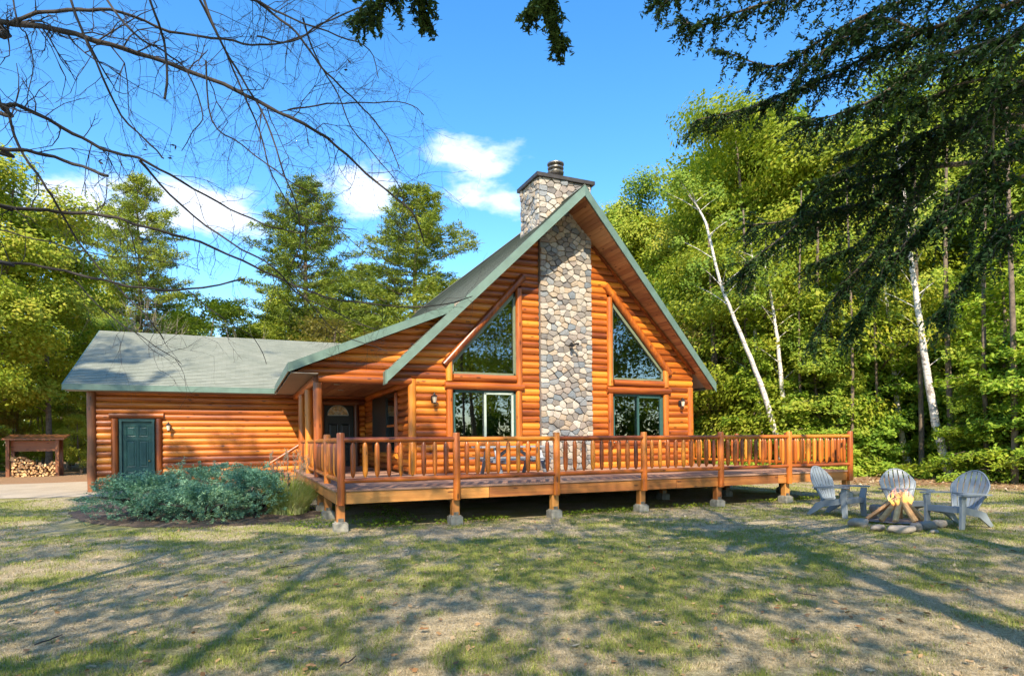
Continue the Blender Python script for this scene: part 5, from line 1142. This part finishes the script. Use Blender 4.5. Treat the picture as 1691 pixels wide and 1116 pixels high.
# ---------------------------------------------------------------- bare branches overhead, left: an unseen trunk left of the frame carries them
bt = thing('overhanging_tree', (-4.6, 3.6, 0), 'leafless tree whose dark branches reach in across the sky from the left', 'tree')
m = MB(); m.tube([(-4.6, 3.6, -.1), (-4.5, 3.65, 2), (-4.55, 3.7, 4.5), (-4.4, 3.8, 6.5), (-4.5, 3.9, 8)], [.13, .10, .085, .05, .02], 12); m.build('trunk', BARK, bt)
limbs = [  # photo curve, near depth, far depth, start px width, end px width
 ([(-60, 30), (0, 36), (90, 48), (160, 68), (250, 95), (370, 140), (440, 175), (520, 215), (560, 245), (620, 300), (680, 350), (700, 400)], 5.0, 6.5, 12, 2.2),
 ([(20, 38), (60, 22), (130, 17), (200, 20), (280, 52), (370, 65), (430, 75), (500, 60), (560, 20)], 5.1, 6.2, 7, 2),
 ([(-60, 165), (0, 173), (40, 178), (120, 220), (180, 250), (230, 262), (300, 300), (380, 345), (450, 375), (500, 385)], 4.8, 6.0, 9, 1.8),
 ([(-60, 235), (0, 245), (60, 252), (120, 270), (178, 291)], 4.6, 4.9, 7, 5),
 ([(-60, 325), (0, 340), (100, 350), (180, 357), (240, 375), (330, 400), (420, 440), (480, 468), (560, 495), (700, 507), (780, 490)], 4.5, 6.5, 7.5, 1.6),
 ([(-60, 425), (0, 432), (70, 440), (150, 458), (230, 475), (310, 478), (405, 461)], 4.5, 5.4, 5.5, 3),
 ([(230, 265), (300, 340), (380, 400), (450, 440), (486, 480), (520, 500), (620, 545)], 5.4, 6.2, 4, 1.5),
 ([(12, 178), (30, 240), (70, 300), (95, 340), (130, 400), (180, 460), (240, 520), (270, 560)], 4.8, 5.2, 5, 1.8),
 ([(110, -20), (135, 50), (160, 105), (200, 190), (250, 240), (270, 262)], 4.9, 5.4, 4.5, 2.5),
 ([(165, -15), (220, 55), (270, 85), (310, 120), (335, 190), (320, 215), (300, 250)], 5.2, 5.5, 4, 1.2),
 ([(330, -20), (360, 60), (400, 130), (440, 200), (470, 290), (490, 340), (496, 400), (480, 440)], 5.4, 6, 4.5, 1.4),
 ([(330, 0), (370, 80), (400, 150), (430, 220), (450, 290), (500, 360), (590, 380)], 5.5, 6.2, 4, 1.4),
 ([(400, -20), (440, 15), (490, 55), (530, 110), (570, 150), (610, 190), (640, 230), (660, 280)], 5.6, 6.2, 5, 1.4),
 ([(380, -15), (430, 5), (480, 30), (560, 60), (610, 82), (625, 130)], 5.5, 6, 4.5, 1.2),
 ([(475, 182), (540, 172), (600, 170), (670, 170), (700, 190)], 6, 6.3, 3, 1.2),
 ([(425, 60), (480, 70), (530, 40), (600, 10), (640, -20)], 5.6, 6, 3, 2),
 ([(20, -10), (30, 40), (45, 60), (55, 110), (45, 160), (48, 178)], 4.8, 5, 2.8, 1.2),
 ([(240, -20), (262, 40), (272, 75), (276, 130), (272, 162)], 5, 5.1, 4, 4),
 ([(500, 30), (520, 90), (560, 160), (580, 210), (630, 270), (665, 320), (660, 380)], 5.9, 6.4, 3, 1),
 ([(340, 100), (350, 200), (400, 240), (480, 300), (530, 330), (560, 380), (640, 445)], 5.6, 6.3, 3, 1),
 ([(120, 460), (180, 520), (240, 560), (300, 600)], 4.9, 5.1, 2.5, 1), ([(0, 380), (80, 400), (160, 420), (260, 430), (330, 445)], 4.7, 5.2, 2.5, 1),
 ([(310, 480), (360, 520), (420, 560), (440, 600)], 5.2, 5.4, 2, 1), ([(480, 468), (520, 510), (560, 550), (640, 580)], 5.9, 6.1, 2, 1)]
tw = MB(); rgt = random.Random(4)
def twig(p, d, l, r_, dep):
    pts = [p]; dd = d.copy()
    k = 4
    for i in range(k): dd = (dd + Vector((rgt.gauss(0, .22), rgt.gauss(0, .22), rgt.gauss(-.03, .22)))).normalized(); pts.append(pts[-1] + dd * l / k)
    tw.tube(pts, [r_ * (1 - .55 * i / k) for i in range(k + 1)], 3, False)
    if dep > 0:
        for i in range(rgt.choice((2, 3, 3))):
            q = pts[rgt.randint(1, k)]; nd = (dd + Vector((rgt.gauss(0, .75), rgt.gauss(0, .5), rgt.gauss(-.05, .75)))).normalized(); twig(q, nd, l * rgt.uniform(.4, .75), r_ * .62, dep - 1)
def smooth_curve(P, k=4):
    out = []
    for i in range(len(P) - 1):
        p0 = P[max(0, i - 1)]; p1 = P[i]; p2 = P[i + 1]; p3 = P[min(len(P) - 1, i + 2)]
        for j in range(k): t_ = j / k; out.append(.5 * ((2 * p1) + (p2 - p0) * t_ + (2 * p0 - 5 * p1 + 4 * p2 - p3) * t_ ** 2 + (3 * p1 - p0 - 3 * p2 + p3) * t_ ** 3))
    return out + [P[-1]]
for li, (pp_, za, zb, wa, wb) in enumerate(limbs):
    n = len(pp_); P = []
    for i, (x, y) in enumerate(pp_): Z = za + (zb - za) * i / (n - 1) + .12 * math.sin(i * 1.7 + li); P.append(at(x, y, Z))
    if pp_[0][0] <= -50: P.insert(0, Vector((-4.5, 3.7, P[0].z - .1)))
    Q = smooth_curve(P); N2 = len(Q); rad = []
    for i in range(N2): u = i / (N2 - 1); Z = za + (zb - za) * u; w = wa + (wb - wa) * u ** .8; rad.append(w / 2 * Z / FPX * (1 + .08 * math.sin(i * 2.1)))
    m = MB(); m.tube([q + Vector((0, 0, .006 * math.sin(i * 1.9))) for i, q in enumerate(Q)], rad, 7); m.build('branch', TWIG, bt)
    for i in range(2, N2 - 1):
        if pp_[0][0] <= -50 and i < 6: continue
        if rgt.random() < (.9 if li in (0, 6, 10, 11, 12, 13, 14, 15, 18, 19) else .62 if li not in (3, 5, 17) else .12):
            d = (Q[i + 1] - Q[i]).normalized(); sgn = rgt.choice((-1, 1)); px_ = d.cross(fw).normalized() * sgn; nd = (d * rgt.uniform(.2, 1) + px_ * rgt.uniform(.3, 1) + fw * rgt.uniform(-.5, .5)).normalized(); twig(Q[i], nd, rgt.uniform(.12, .55) * (1.25 if li in (0, 10, 11, 12, 13, 18) else 1), max(.0024, rad[i] * .38), rgt.choice((2, 3, 3) if li in (0, 10, 11, 12, 13, 18, 19) else (1, 2, 2, 3)))
tw.build('twig', TWIG, bt)['kind'] = 'stuff'
# a few curled dead leaves left on the twigs
rg = np.random.default_rng(3); lp = np.array([tuple(at(x + rg.uniform(-3, 3), y + rg.uniform(-6, 6), 5.6)) for x, y in ((288, 243), (283, 262), (168, 252), (166, 264), (578, 100), (574, 110), (210, 62), (242, 245), (246, 250)) for _ in range(2)])
link('dead_leaf', np_mesh('dead_leaf', cards(lp, unit(rg.normal(size=(len(lp), 3))), .055, .022, rg), 4, TWIG), bt, (0, 0, 0)).location = -W[bt.name]
bpy.data.objects['dead_leaf']['kind'] = 'stuff'

# ---------------------------------------------------------------- hemlocks hanging in from the right and from above
def hemlock(origin, limbs_, label, seed, trunk_r=.21, H=14, nm='hemlock_tree'):
    rg = np.random.default_rng(seed); o = thing(nm, (origin[0], origin[1], 0), label, 'tree'); m = MB(); m.tube([(origin[0] + .05 * math.sin(k), origin[1], -.1 + H * k / 8) for k in range(9)], [trunk_r * (1 - .1 * k) for k in range(9)], 12); m.build('trunk', BARK, o)
    C = []; D = []; Nn = []; sb = MB()
    for pp_, za, zb, w, dens, reach in limbs_:
        n = len(pp_); P = [at(x, y, za + (zb - za) * i / (n - 1)) for i, (x, y) in enumerate(pp_)]; Q = smooth_curve(P); N2 = len(Q)
        T0 = Vector((origin[0], origin[1], Q[0].z + (.25 if trunk_r > .2 and len(limbs_) > 6 else -.1))); b = MB(); r0_ = w / 2 * za / FPX; b.tube([T0, T0.lerp(Q[0], .5) + Vector((0, 0, .12))] + Q, [r0_ * 1.4 + .004, r0_ * 1.2 + .003] + [r0_ * (1 - .85 * i / (N2 - 1)) + .002 for i in range(N2)], 6); b.build('branch', BARK, o)
        for i in range(1, N2):
            u = i / (N2 - 1)
            for k in range(max(2, int(3.5 * dens + .3))):
                d = (Q[i] - Q[i - 1]).normalized(); l = reach * (1.0 - .55 * u) * rg.uniform(.35, 1.35); side = d.cross(Vector((0, 0, 1))); side = side.normalized() * (1 if k % 2 else -1) if side.length > .1 else rt
                dv = (d * rg.uniform(.3, 1.3) + side * rg.uniform(.1, 1) + Vector((0, 0, rg.uniform(-1.1, .25)))).normalized(); p = Q[i - 1].lerp(Q[i], rg.random()); S = [p]; dd = dv.copy(); K = 6
                for j in range(K): dd = (dd + Vector((0, 0, -.11)) + Vector(rg.normal(size=3)) * .14).normalized(); S.append(S[-1] + dd * l / K)
                sb.tube(S, [.005 * (1 - .12 * j) for j in range(K + 1)], 3, False)
                for j in range(1, K + 1):
                    for q in range(2):  # side sprigs
                        sdv = (dd.cross(Vector((0, 0, 1))) + Vector(rg.normal(size=3)) * .4).normalized() * (1 if q % 2 else -1); e = (dd * .7 + sdv * .75 + Vector((0, 0, -.35))).normalized(); sl = l * .26 * rg.uniform(.5, 1.2); p0 = S[j - 1].lerp(S[j], rg.random()); nn = max(3, int(sl / .028))
                        for v in range(nn): c = p0 + e * (sl * (v + .5) / nn) + Vector(rg.normal(size=3)) * .008; C.append(tuple(c)); ee = (e + Vector(rg.normal(size=3)) * .45); D.append(tuple(ee)); Nn.append(tuple(rg.normal(size=3) * .55 + np.array((0, 0, .8)) + np.array(tuple(-fw)) * .3))
    C = np.array(C); D = unit(np.array(D)); Nn = unit(np.array(Nn)); V = cards(C, Nn, .054 * (.7 + .6 * rg.random(len(C))), .021, rg, D * 4); link('foliage', np_mesh('foliage', V - np.array((origin[0], origin[1], 0)), 4, LF_H), o, (origin[0], origin[1], 0))
    sb.build('sprig', TWIG, o)['kind'] = 'stuff'; print('hemlock cards', len(C))
hemlock((9.2, 3.2), [
 ([(1760, 110), (1691, 140), (1624, 185), (1564, 215), (1490, 280), (1440, 330), (1380, 345), (1300, 365), (1235, 372)], 5.2, 7.0, 15, 1.5, .75),
 ([(1564, 215), (1520, 300), (1480, 380), (1440, 420), (1385, 480), (1340, 560)], 5.8, 6.4, 6, 1.1, .55),
 ([(1490, 280), (1430, 300), (1370, 325), (1300, 385), (1240, 430), (1222, 450)], 6.1, 6.9, 6, 1.2, .6),
 ([(1760, -30), (1660, 10), (1560, 40), (1470, 75), (1400, 110), (1310, 150), (1230, 180), (1150, 198)], 5.2, 6.6, 9, 1.4, .62),
 ([(1700, -60), (1600, -30), (1500, 0), (1420, 30), (1350, 70), (1280, 110), (1195, 85)], 5.4, 6.4, 8, 1.4, .6),
 ([(1640, -90), (1500, -60), (1400, -30), (1300, -5), (1220, 20), (1150, 45), (1130, 30)], 5.6, 6.6, 8, 1.2, .5),
 ([(1500, -90), (1380, -60), (1260, -40), (1180, -25), (1110, -8), (1085, 2)], 5.8, 6.6, 6, 1.2, .42),
 ([(1760, 60), (1680, 60), (1600, 80), (1520, 110), (1450, 160), (1380, 190), (1330, 200)], 5.0, 5.9, 8, 1.5, .65),
 ([(1760, 200), (1691, 230), (1640, 260), (1590, 300), (1540, 360), (1500, 400)], 4.9, 5.6, 6, 1.0, .55),
 ([(1740, 330), (1691, 350), (1640, 390), (1600, 450), (1570, 500), (1560, 520)], 4.9, 5.3, 5, .8, .5),
 ([(1740, 20), (1691, 40), (1650, 130), (1640, 230), (1650, 330), (1665, 400)], 4.8, 5.2, 6, .9, .6),
 ([(1500, 280), (1470, 340), (1420, 400), (1380, 420), (1330, 440)], 6, 6.6, 4, 1.1, .5),
 ([(1600, 190), (1540, 215), (1480, 245), (1420, 270), (1360, 300), (1320, 345)], 5.6, 6.5, 5, 1.2, .5),
 ([(1691, 290), (1600, 330), (1530, 370), (1470, 430), (1430, 500), (1400, 560)], 5.0, 6.0, 5, 1.1, .5),
 ([(1760, 150), (1640, 130), (1560, 150), (1500, 190), (1450, 230), (1400, 250)], 5.0, 5.9, 6, 1.3, .5),
 ([(1691, -40), (1600, 20), (1520, 50), (1460, 30), (1400, 60), (1340, 100), (1290, 170)], 5.2, 6.2, 6, 1.2, .5),
], 'dark hemlock whose drooping boughs fill the upper right corner of the photo', 61)
hemlock((3.6, -1.4), [
 ([(640, -260), (650, -140), (655, -60), (640, -10), (610, 15), (592, 30)], 4.2, 5.0, 6, 1.1, .30),
 ([(700, -260), (690, -120), (690, -50), (695, 0), (704, 40)], 4.2, 4.9, 5, 1.3, .25),
 ([(900, -260), (905, -120), (905, -60), (905, -10), (915, 40), (925, 75)], 4.2, 4.9, 5, 1.5, .25),
 ([(940, -260), (930, -120), (915, -60), (900, -20), (885, 5), (875, 20)], 4.2, 4.9, 5, 1.1, .25),
], 'hemlock sprays hanging into the top of the photo over the open sky', 62, H=15)
# ---------------------------------------------------------------- unseen trees behind the photographer, crowns pruned to shape shade and sun patches
e1 = Vector((SUN.y, -SUN.x, 0)).normalized(); e2 = e1.cross(SUN).normalized(); e2 = e2 if e2.z > 0 else -e2
E1 = np.array(e1); E2 = np.array(e2)
def sab(P): P = np.asarray(P); return P @ E1, P @ E2
lit = []   # sunny patches: (photo x, y, half width, half height, tilt) on the ground
for px, py, wx, wy in ((115, 936, 120, 14), (30, 950, 60, 10), (190, 915, 60, 8), (330, 884, 110, 9), (430, 872, 90, 6), (560, 878, 90, 7), (665, 887, 30, 6), (745, 1030, 62, 24), (705, 1065, 30, 16), (690, 1108, 60, 12), (720, 935, 55, 8), (690, 955, 40, 7), (800, 1015, 30, 12),
                      (1400, 1032, 26, 8), (1548, 1020, 30, 7), (1240, 1040, 26, 6), (1655, 895, 40, 6), (1480, 930, 26, 4), (1450, 925, 22, 4), (1680, 990, 40, 12), (1640, 920, 30, 5), (1370, 855, 40, 4), (1250, 862, 60, 3), (1000, 866, 40, 3), (1080, 912, 40, 4), (880, 860, 30, 3), (1530, 880, 40, 4), (1650, 868, 50, 5), (560, 905, 40, 5), (30, 860, 60, 8), (60, 835, 80, 8), (1560, 818, 150, 9), (1330, 835, 60, 5), (1640, 838, 60, 7), (1450, 838, 50, 4), (1380, 872, 40, 4), (60, 806, 120, 16), (1390, 905, 30, 3), (1620, 1060, 20, 6), (1150, 1105, 30, 8), (260, 960, 30, 4)):
    c = onp(px, py, 2, 0); ux = onp(px + wx, py, 2, 0) - c; uy = onp(px, py - wy, 2, 0) - c
    A = np.array([[ux.dot(e1), uy.dot(e1)], [ux.dot(e2), uy.dot(e2)]]); lit.append((c.dot(e1), c.dot(e2), np.linalg.inv(A)))
for px, py, Yp, wx, wy in ((300, 795, 16.5, 70, 14), (385, 800, 16, 40, 14), (320, 842, 14.4, 50, 16), (225, 825, 15.5, 40, 18), (455, 815, 15.3, 34, 36), (400, 845, 14.6, 40, 14), (562, 770, 11.7, 9, 30), (914, 740, 11.7, 10, 12), (1185, 745, 11.7, 10, 14), (1297, 780, 11.7, 10, 60), (1400, 740, 11.7, 14, 40), (700, 818, 11.7, 60, 9), (850, 812, 11.7, 70, 8), (1240, 790, 11.7, 60, 7), (780, 725, 11.7, 60, 5), (1080, 724, 11.7, 40, 5), (1350, 722, 11.7, 50, 5), (1600, 815, 7.0, 24, 22), (1500, 800, 8.4, 28, 16), (1375, 800, 9.4, 16, 18), (640, 760, 11.7, 10, 30), (830, 760, 11.7, 12, 24)):
    c = onp(px, py, 1, Yp); ux = onp(px + wx, py, 1, Yp) - c; uy = onp(px, py - wy, 1, Yp) - c
    A = np.array([[ux.dot(e1), uy.dot(e1)], [ux.dot(e2), uy.dot(e2)]]); lit.append((c.dot(e1), c.dot(e2), np.linalg.inv(A)))
def keep_leaf(P):
    a, b = sab(P); k = np.ones(len(P), bool)
    for ca, cb, Ai in lit:
        da, db = a - ca, b - cb; u = Ai[0, 0] * da + Ai[0, 1] * db; v = Ai[1, 0] * da + Ai[1, 1] * db; nzz = .55 * (fbm(a * 2.2, b * 2.2, 3, 3) - .5)
        k &= (u * u + v * v + nzz) > .85
    # crowns thin out towards the top, so the walls above the deck get dappled light and the gable full sun
    edge = 11.2 + .9 * (fbm(a * .5, b * .5, 1, 2) - .5); nz_ = fbm(a * .85, b * .85, 6, 3)
    left = a < -6.8
    k &= ~((b > edge) & ~left & (nz_ < .50 + .045 * (b - edge)))
    k &= ~(left & (b > 12.5) & (nz_ < np.where(a < -12.5, .32, np.where(a < -9.6, .50, .56)) + .06 * (b > 16.3)))
    k &= ~((b > 13.2) & (a > 3.0)); k &= ~((b > 15) & ~left)
    # holes everywhere
    return k
rgs = np.random.default_rng(99)
GS = 'tall leafy trees behind the photographer'
SH = []
for i, (x, y, H, Rr) in enumerate(((-12.6, 3.6, 27, 5.6), (-8.5, -4.5, 18, 5.2), (-3.6, -3.0, 20, 5.0), (2.4, -4.2, 20, 4.8), (8.2, -6.2, 21, 5.2), (13.6, -6.4, 21, 5.2), (-15, -3, 20, 5), (0, -11, 21, 5.5), (19, -6.5, 20, 5.2), (25.5, -7, 20, 5.5), (31, -4, 19, 5.5), (29, -14, 24, 6), (36, -9, 22, 6), (19, -18, 25, 6), (12.5, -19, 26, 6), (24, -20, 25, 6))):
    far = x > 22 or y < -15  # far ones keep whole crowns, added for the window reflections
    mb, ends = limb_tree(rgs, H * .93, Rr, .34 if y > -5 else .2, 1, 14, .09 if not far else .2); bl = [(e.x, e.y, e.z, rgs.uniform(1.2, 2.0)) for e in ends]
    for k in range(40): aa = rgs.uniform(0, 6.28); rr = Rr * rgs.random() ** .5; bl.append((rr * math.cos(aa), rr * math.sin(aa), H * rgs.uniform(.36 if y > -5 else .2, .97), rgs.uniform(.8, 1.5)))
    V = crown_leaves(rgs, bl, 330 if x < -12 and y > 0 else 60 if far else 240, .25 if far else .135, .4, None if far else (lambda C: keep_leaf(C + np.array((x, y, 0)))))
    SH.append([x, y, mb, V, far])
# overlapping crowns are thinned to an even, light leaf cover, so the lawn gets soft broken shade
CA = []; 
for q in SH:
    if not q[4]: c_ = q[3].reshape(-1, 4, 3).mean(1) + (q[0], q[1], 0); CA.append(np.stack(sab(c_), 1))
allp = np.concatenate(CA); cell = .5; lo = allp.min(0) - 1; ij = ((allp - lo) / cell).astype(int); sh = ij.max(0) + 2; cnt2 = np.zeros(sh); np.add.at(cnt2, (ij[:, 0], ij[:, 1]), 1)
sm = cnt2.copy()
for ax in (0, 1, 0, 1): sm = (np.roll(sm, 1, ax) + sm * 2 + np.roll(sm, -1, ax)) / 4
k0 = 0
for q in SH:
    x, y, mb, V, far = q
    if not far:
        V4 = V.reshape(-1, 4, 3); n_ = len(V4); ab = allp[k0:k0 + n_]; ii = ij[k0:k0 + n_]; k0 += n_
        left = ab[:, 0] < -6.8; tgt = np.where(ab[:, 1] > 11.2, 110, 52) * (.85 + .3 * fbm(ab[:, 0] * .8, ab[:, 1] * .8, 2, 3)); pr_ = tgt / np.maximum(1, sm[ii[:, 0], ii[:, 1]]); pr_ = np.where(left & (ab[:, 1] > 12.5), 1, pr_)
        V = V4[rgs.random(n_) < pr_].reshape(-1, 3)
    o = thing('unseen_tree', (x, y, -.05), 'tall unseen leafy tree behind the photographer, added for shade and window reflections', 'tree', GS)
    for n_, me in (('trunk', mb.mesh('trunk', BARK)), ('crown', np_mesh('crown', V, 4, LF_G))): c = bpy.data.objects.new(n_, me); COL.objects.link(c); c.parent = o

# ---------------------------------------------------------------- grass blades, denser near the camera, and fallen leaves
rg = np.random.default_rng(21)
def lawn_points(n, zmin=3.4, zmax=24, pw=1.0):
    u = rg.random(n); Z = zmin * (zmax / zmin) ** (u ** pw); Lx = (rg.random(n) * 2 - 1) * (Z * .9 + 1.0)
    x = Z * fw.x + Lx * rt.x; y = Z * fw.y + Lx * rt.y
    ok = ~((x > 1.5) & (x < 15.2) & (y > 12.0)) & ~((x < 1.6) & (y > 21.2)) & ~((x > -3.6) & (x < 1.9) & (y > 13.9)) & ~((x > -4.4) & (x < 2) & (y > 22))
    ok &= rg.random(n) > litter(x, y) * .93; return x[ok], y[ok], Z[ok]
def blades(x, y, Z, h, w, spread):
    n = len(x); a = rg.uniform(0, 6.28, n); z = hgt(x, y); hh = h * (.5 + rg.random(n)); ww = w * (.6 + .7 * rg.random(n)) * np.clip(Z / 7, .8, 2.6); l = hh * spread * (.3 + rg.random(n))
    B = np.stack([x, y, z - .003], 1); sd_ = np.stack([-np.sin(a), np.cos(a), 0 * a], 1); fwd = np.stack([np.cos(a), np.sin(a), 0 * a], 1)
    return np.stack([B - sd_ * ww[:, None], B + sd_ * ww[:, None], B + fwd * l[:, None] + np.stack([0 * a, 0 * a, hh], 1)], 1).reshape(-1, 3)
x, y, Z = lawn_points(560000); g = greenness(x, y) + rg.normal(size=len(x)) * .16; clump = fbm(x * 5, y * 5, 7, 3)
kg = (g > .42) & (clump > .36); V = blades(x[kg], y[kg], Z[kg], .040, .0034, .8); tag(link('green_grass', np_mesh('green_grass', V, 3, GR_G), None), 'short green grass growing in patches over the lawn', kind='stuff')
kd = (g <= .52) & (clump > .3); V = blades(x[kd], y[kd], Z[kd], .022, .0030, 1.8); tag(link('dry_grass', np_mesh('dry_grass', V, 3, GR_D), None), 'dry straw coloured grass between the green patches', kind='stuff')
print('blades', kg.sum(), kd.sum())
x, y, Z = lawn_points(2600, 3.5, 26, .8); n = len(x); C = np.stack([x, y, hgt(x, y) + .022], 1); s_ = rg.uniform(.03, .085, n); V = cards(C, unit(rg.normal(size=(n, 3)) * .3 + (0, 0, 1)), s_, s_ * .6, rg)
x2 = rg.uniform(10, 30, 9000); y2 = rg.uniform(8, 32, 9000); kk = litter(x2, y2) > .4; x2, y2 = x2[kk], y2[kk]; C2 = np.stack([x2, y2, hgt(x2, y2) + .03], 1); s2 = rg.uniform(.08, .16, len(x2)); V2 = cards(C2, unit(rg.normal(size=(len(x2), 3)) * .35 + (0, 0, 1)), s2, s2 * .7, rg)
tag(link('fallen_leaves', np_mesh('fallen_leaves', np.concatenate([V, V2]), 4, LF_F)), 'brown fallen leaves scattered over the lawn and the forest floor', kind='stuff')
# larger curled leaves and twigs near the camera
def big_leaf(p, s_, a):
    m = MB(); o_ = []; 
    for k in range(14):
        t_ = 2 * math.pi * k / 14; r_ = s_ * (.55 + .45 * abs(math.cos(2.5 * t_))) ; o_.append(p + Vector((math.cos(t_ + a) * r_, math.sin(t_ + a) * r_ * .75, .012 + .25 * s_ * abs(math.sin(t_ * 1.5 + a)))))
    m.add(o_ + [p + Vector((0, 0, .01))], [(k, (k + 1) % 14, 14) for k in range(14)]); return m
m = MB(); rgl = random.Random(14)
for px, py in ((425, 1062), (437, 1048), (1059, 1083), (1087, 1034), (1093, 1014), (1312, 1008), (1286, 1006), (1313, 1063), (1225, 996), (1353, 1012), (1394, 1012), (1445, 1000), (1448, 984), (1590, 980), (245, 1100), (515, 1107), (20, 1030), (555, 970), (633, 966), (485, 1052), (700, 1045), (780, 1060), (1500, 1085), (940, 990), (1010, 1030), (270, 935), (315, 905), (505, 918), (90, 980), (1180, 1020), (880, 1080), (650, 1090), (1600, 1100), (1120, 900), (1360, 930)):
    p = gp(px, py); q_ = big_leaf(p + Vector((0, 0, .025)), rgl.uniform(.028, .05), rgl.uniform(0, 6)); m.add(q_.v, q_.f)
tag(m.build('curled_leaves', LF_F), 'larger curled brown leaves lying here and there on the lawn', kind='stuff')
for px, py, l, a in ((482, 938, .35, .3), (80, 1062, .25, 1.0), (1330, 985, .22, 2), (575, 1098, .2, .8)):
    p = gp(px, py); m = MB(); q = [p + Vector((math.cos(a) * l * (k / 4 - .5), math.sin(a) * l * (k / 4 - .5) + .02 * math.sin(k * 2), .03)) for k in range(5)]; m.tube(q, [.006, .007, .006, .005, .003], 5); m.tube([q[2], q[2] + Vector((.06, .05, .02))], [.004, .002], 4)
    tag(m.build('fallen_twig', TWIG, None, p), {482: 'forked dead twig lying on the grass in front of the junipers', 80: 'short twig on the grass at the lower left', 1330: 'twig among the fallen leaves at the lower right', 575: 'dark twig on the grass at the bottom centre'}[px], 'twig')
print('objects', len(bpy.data.objects))
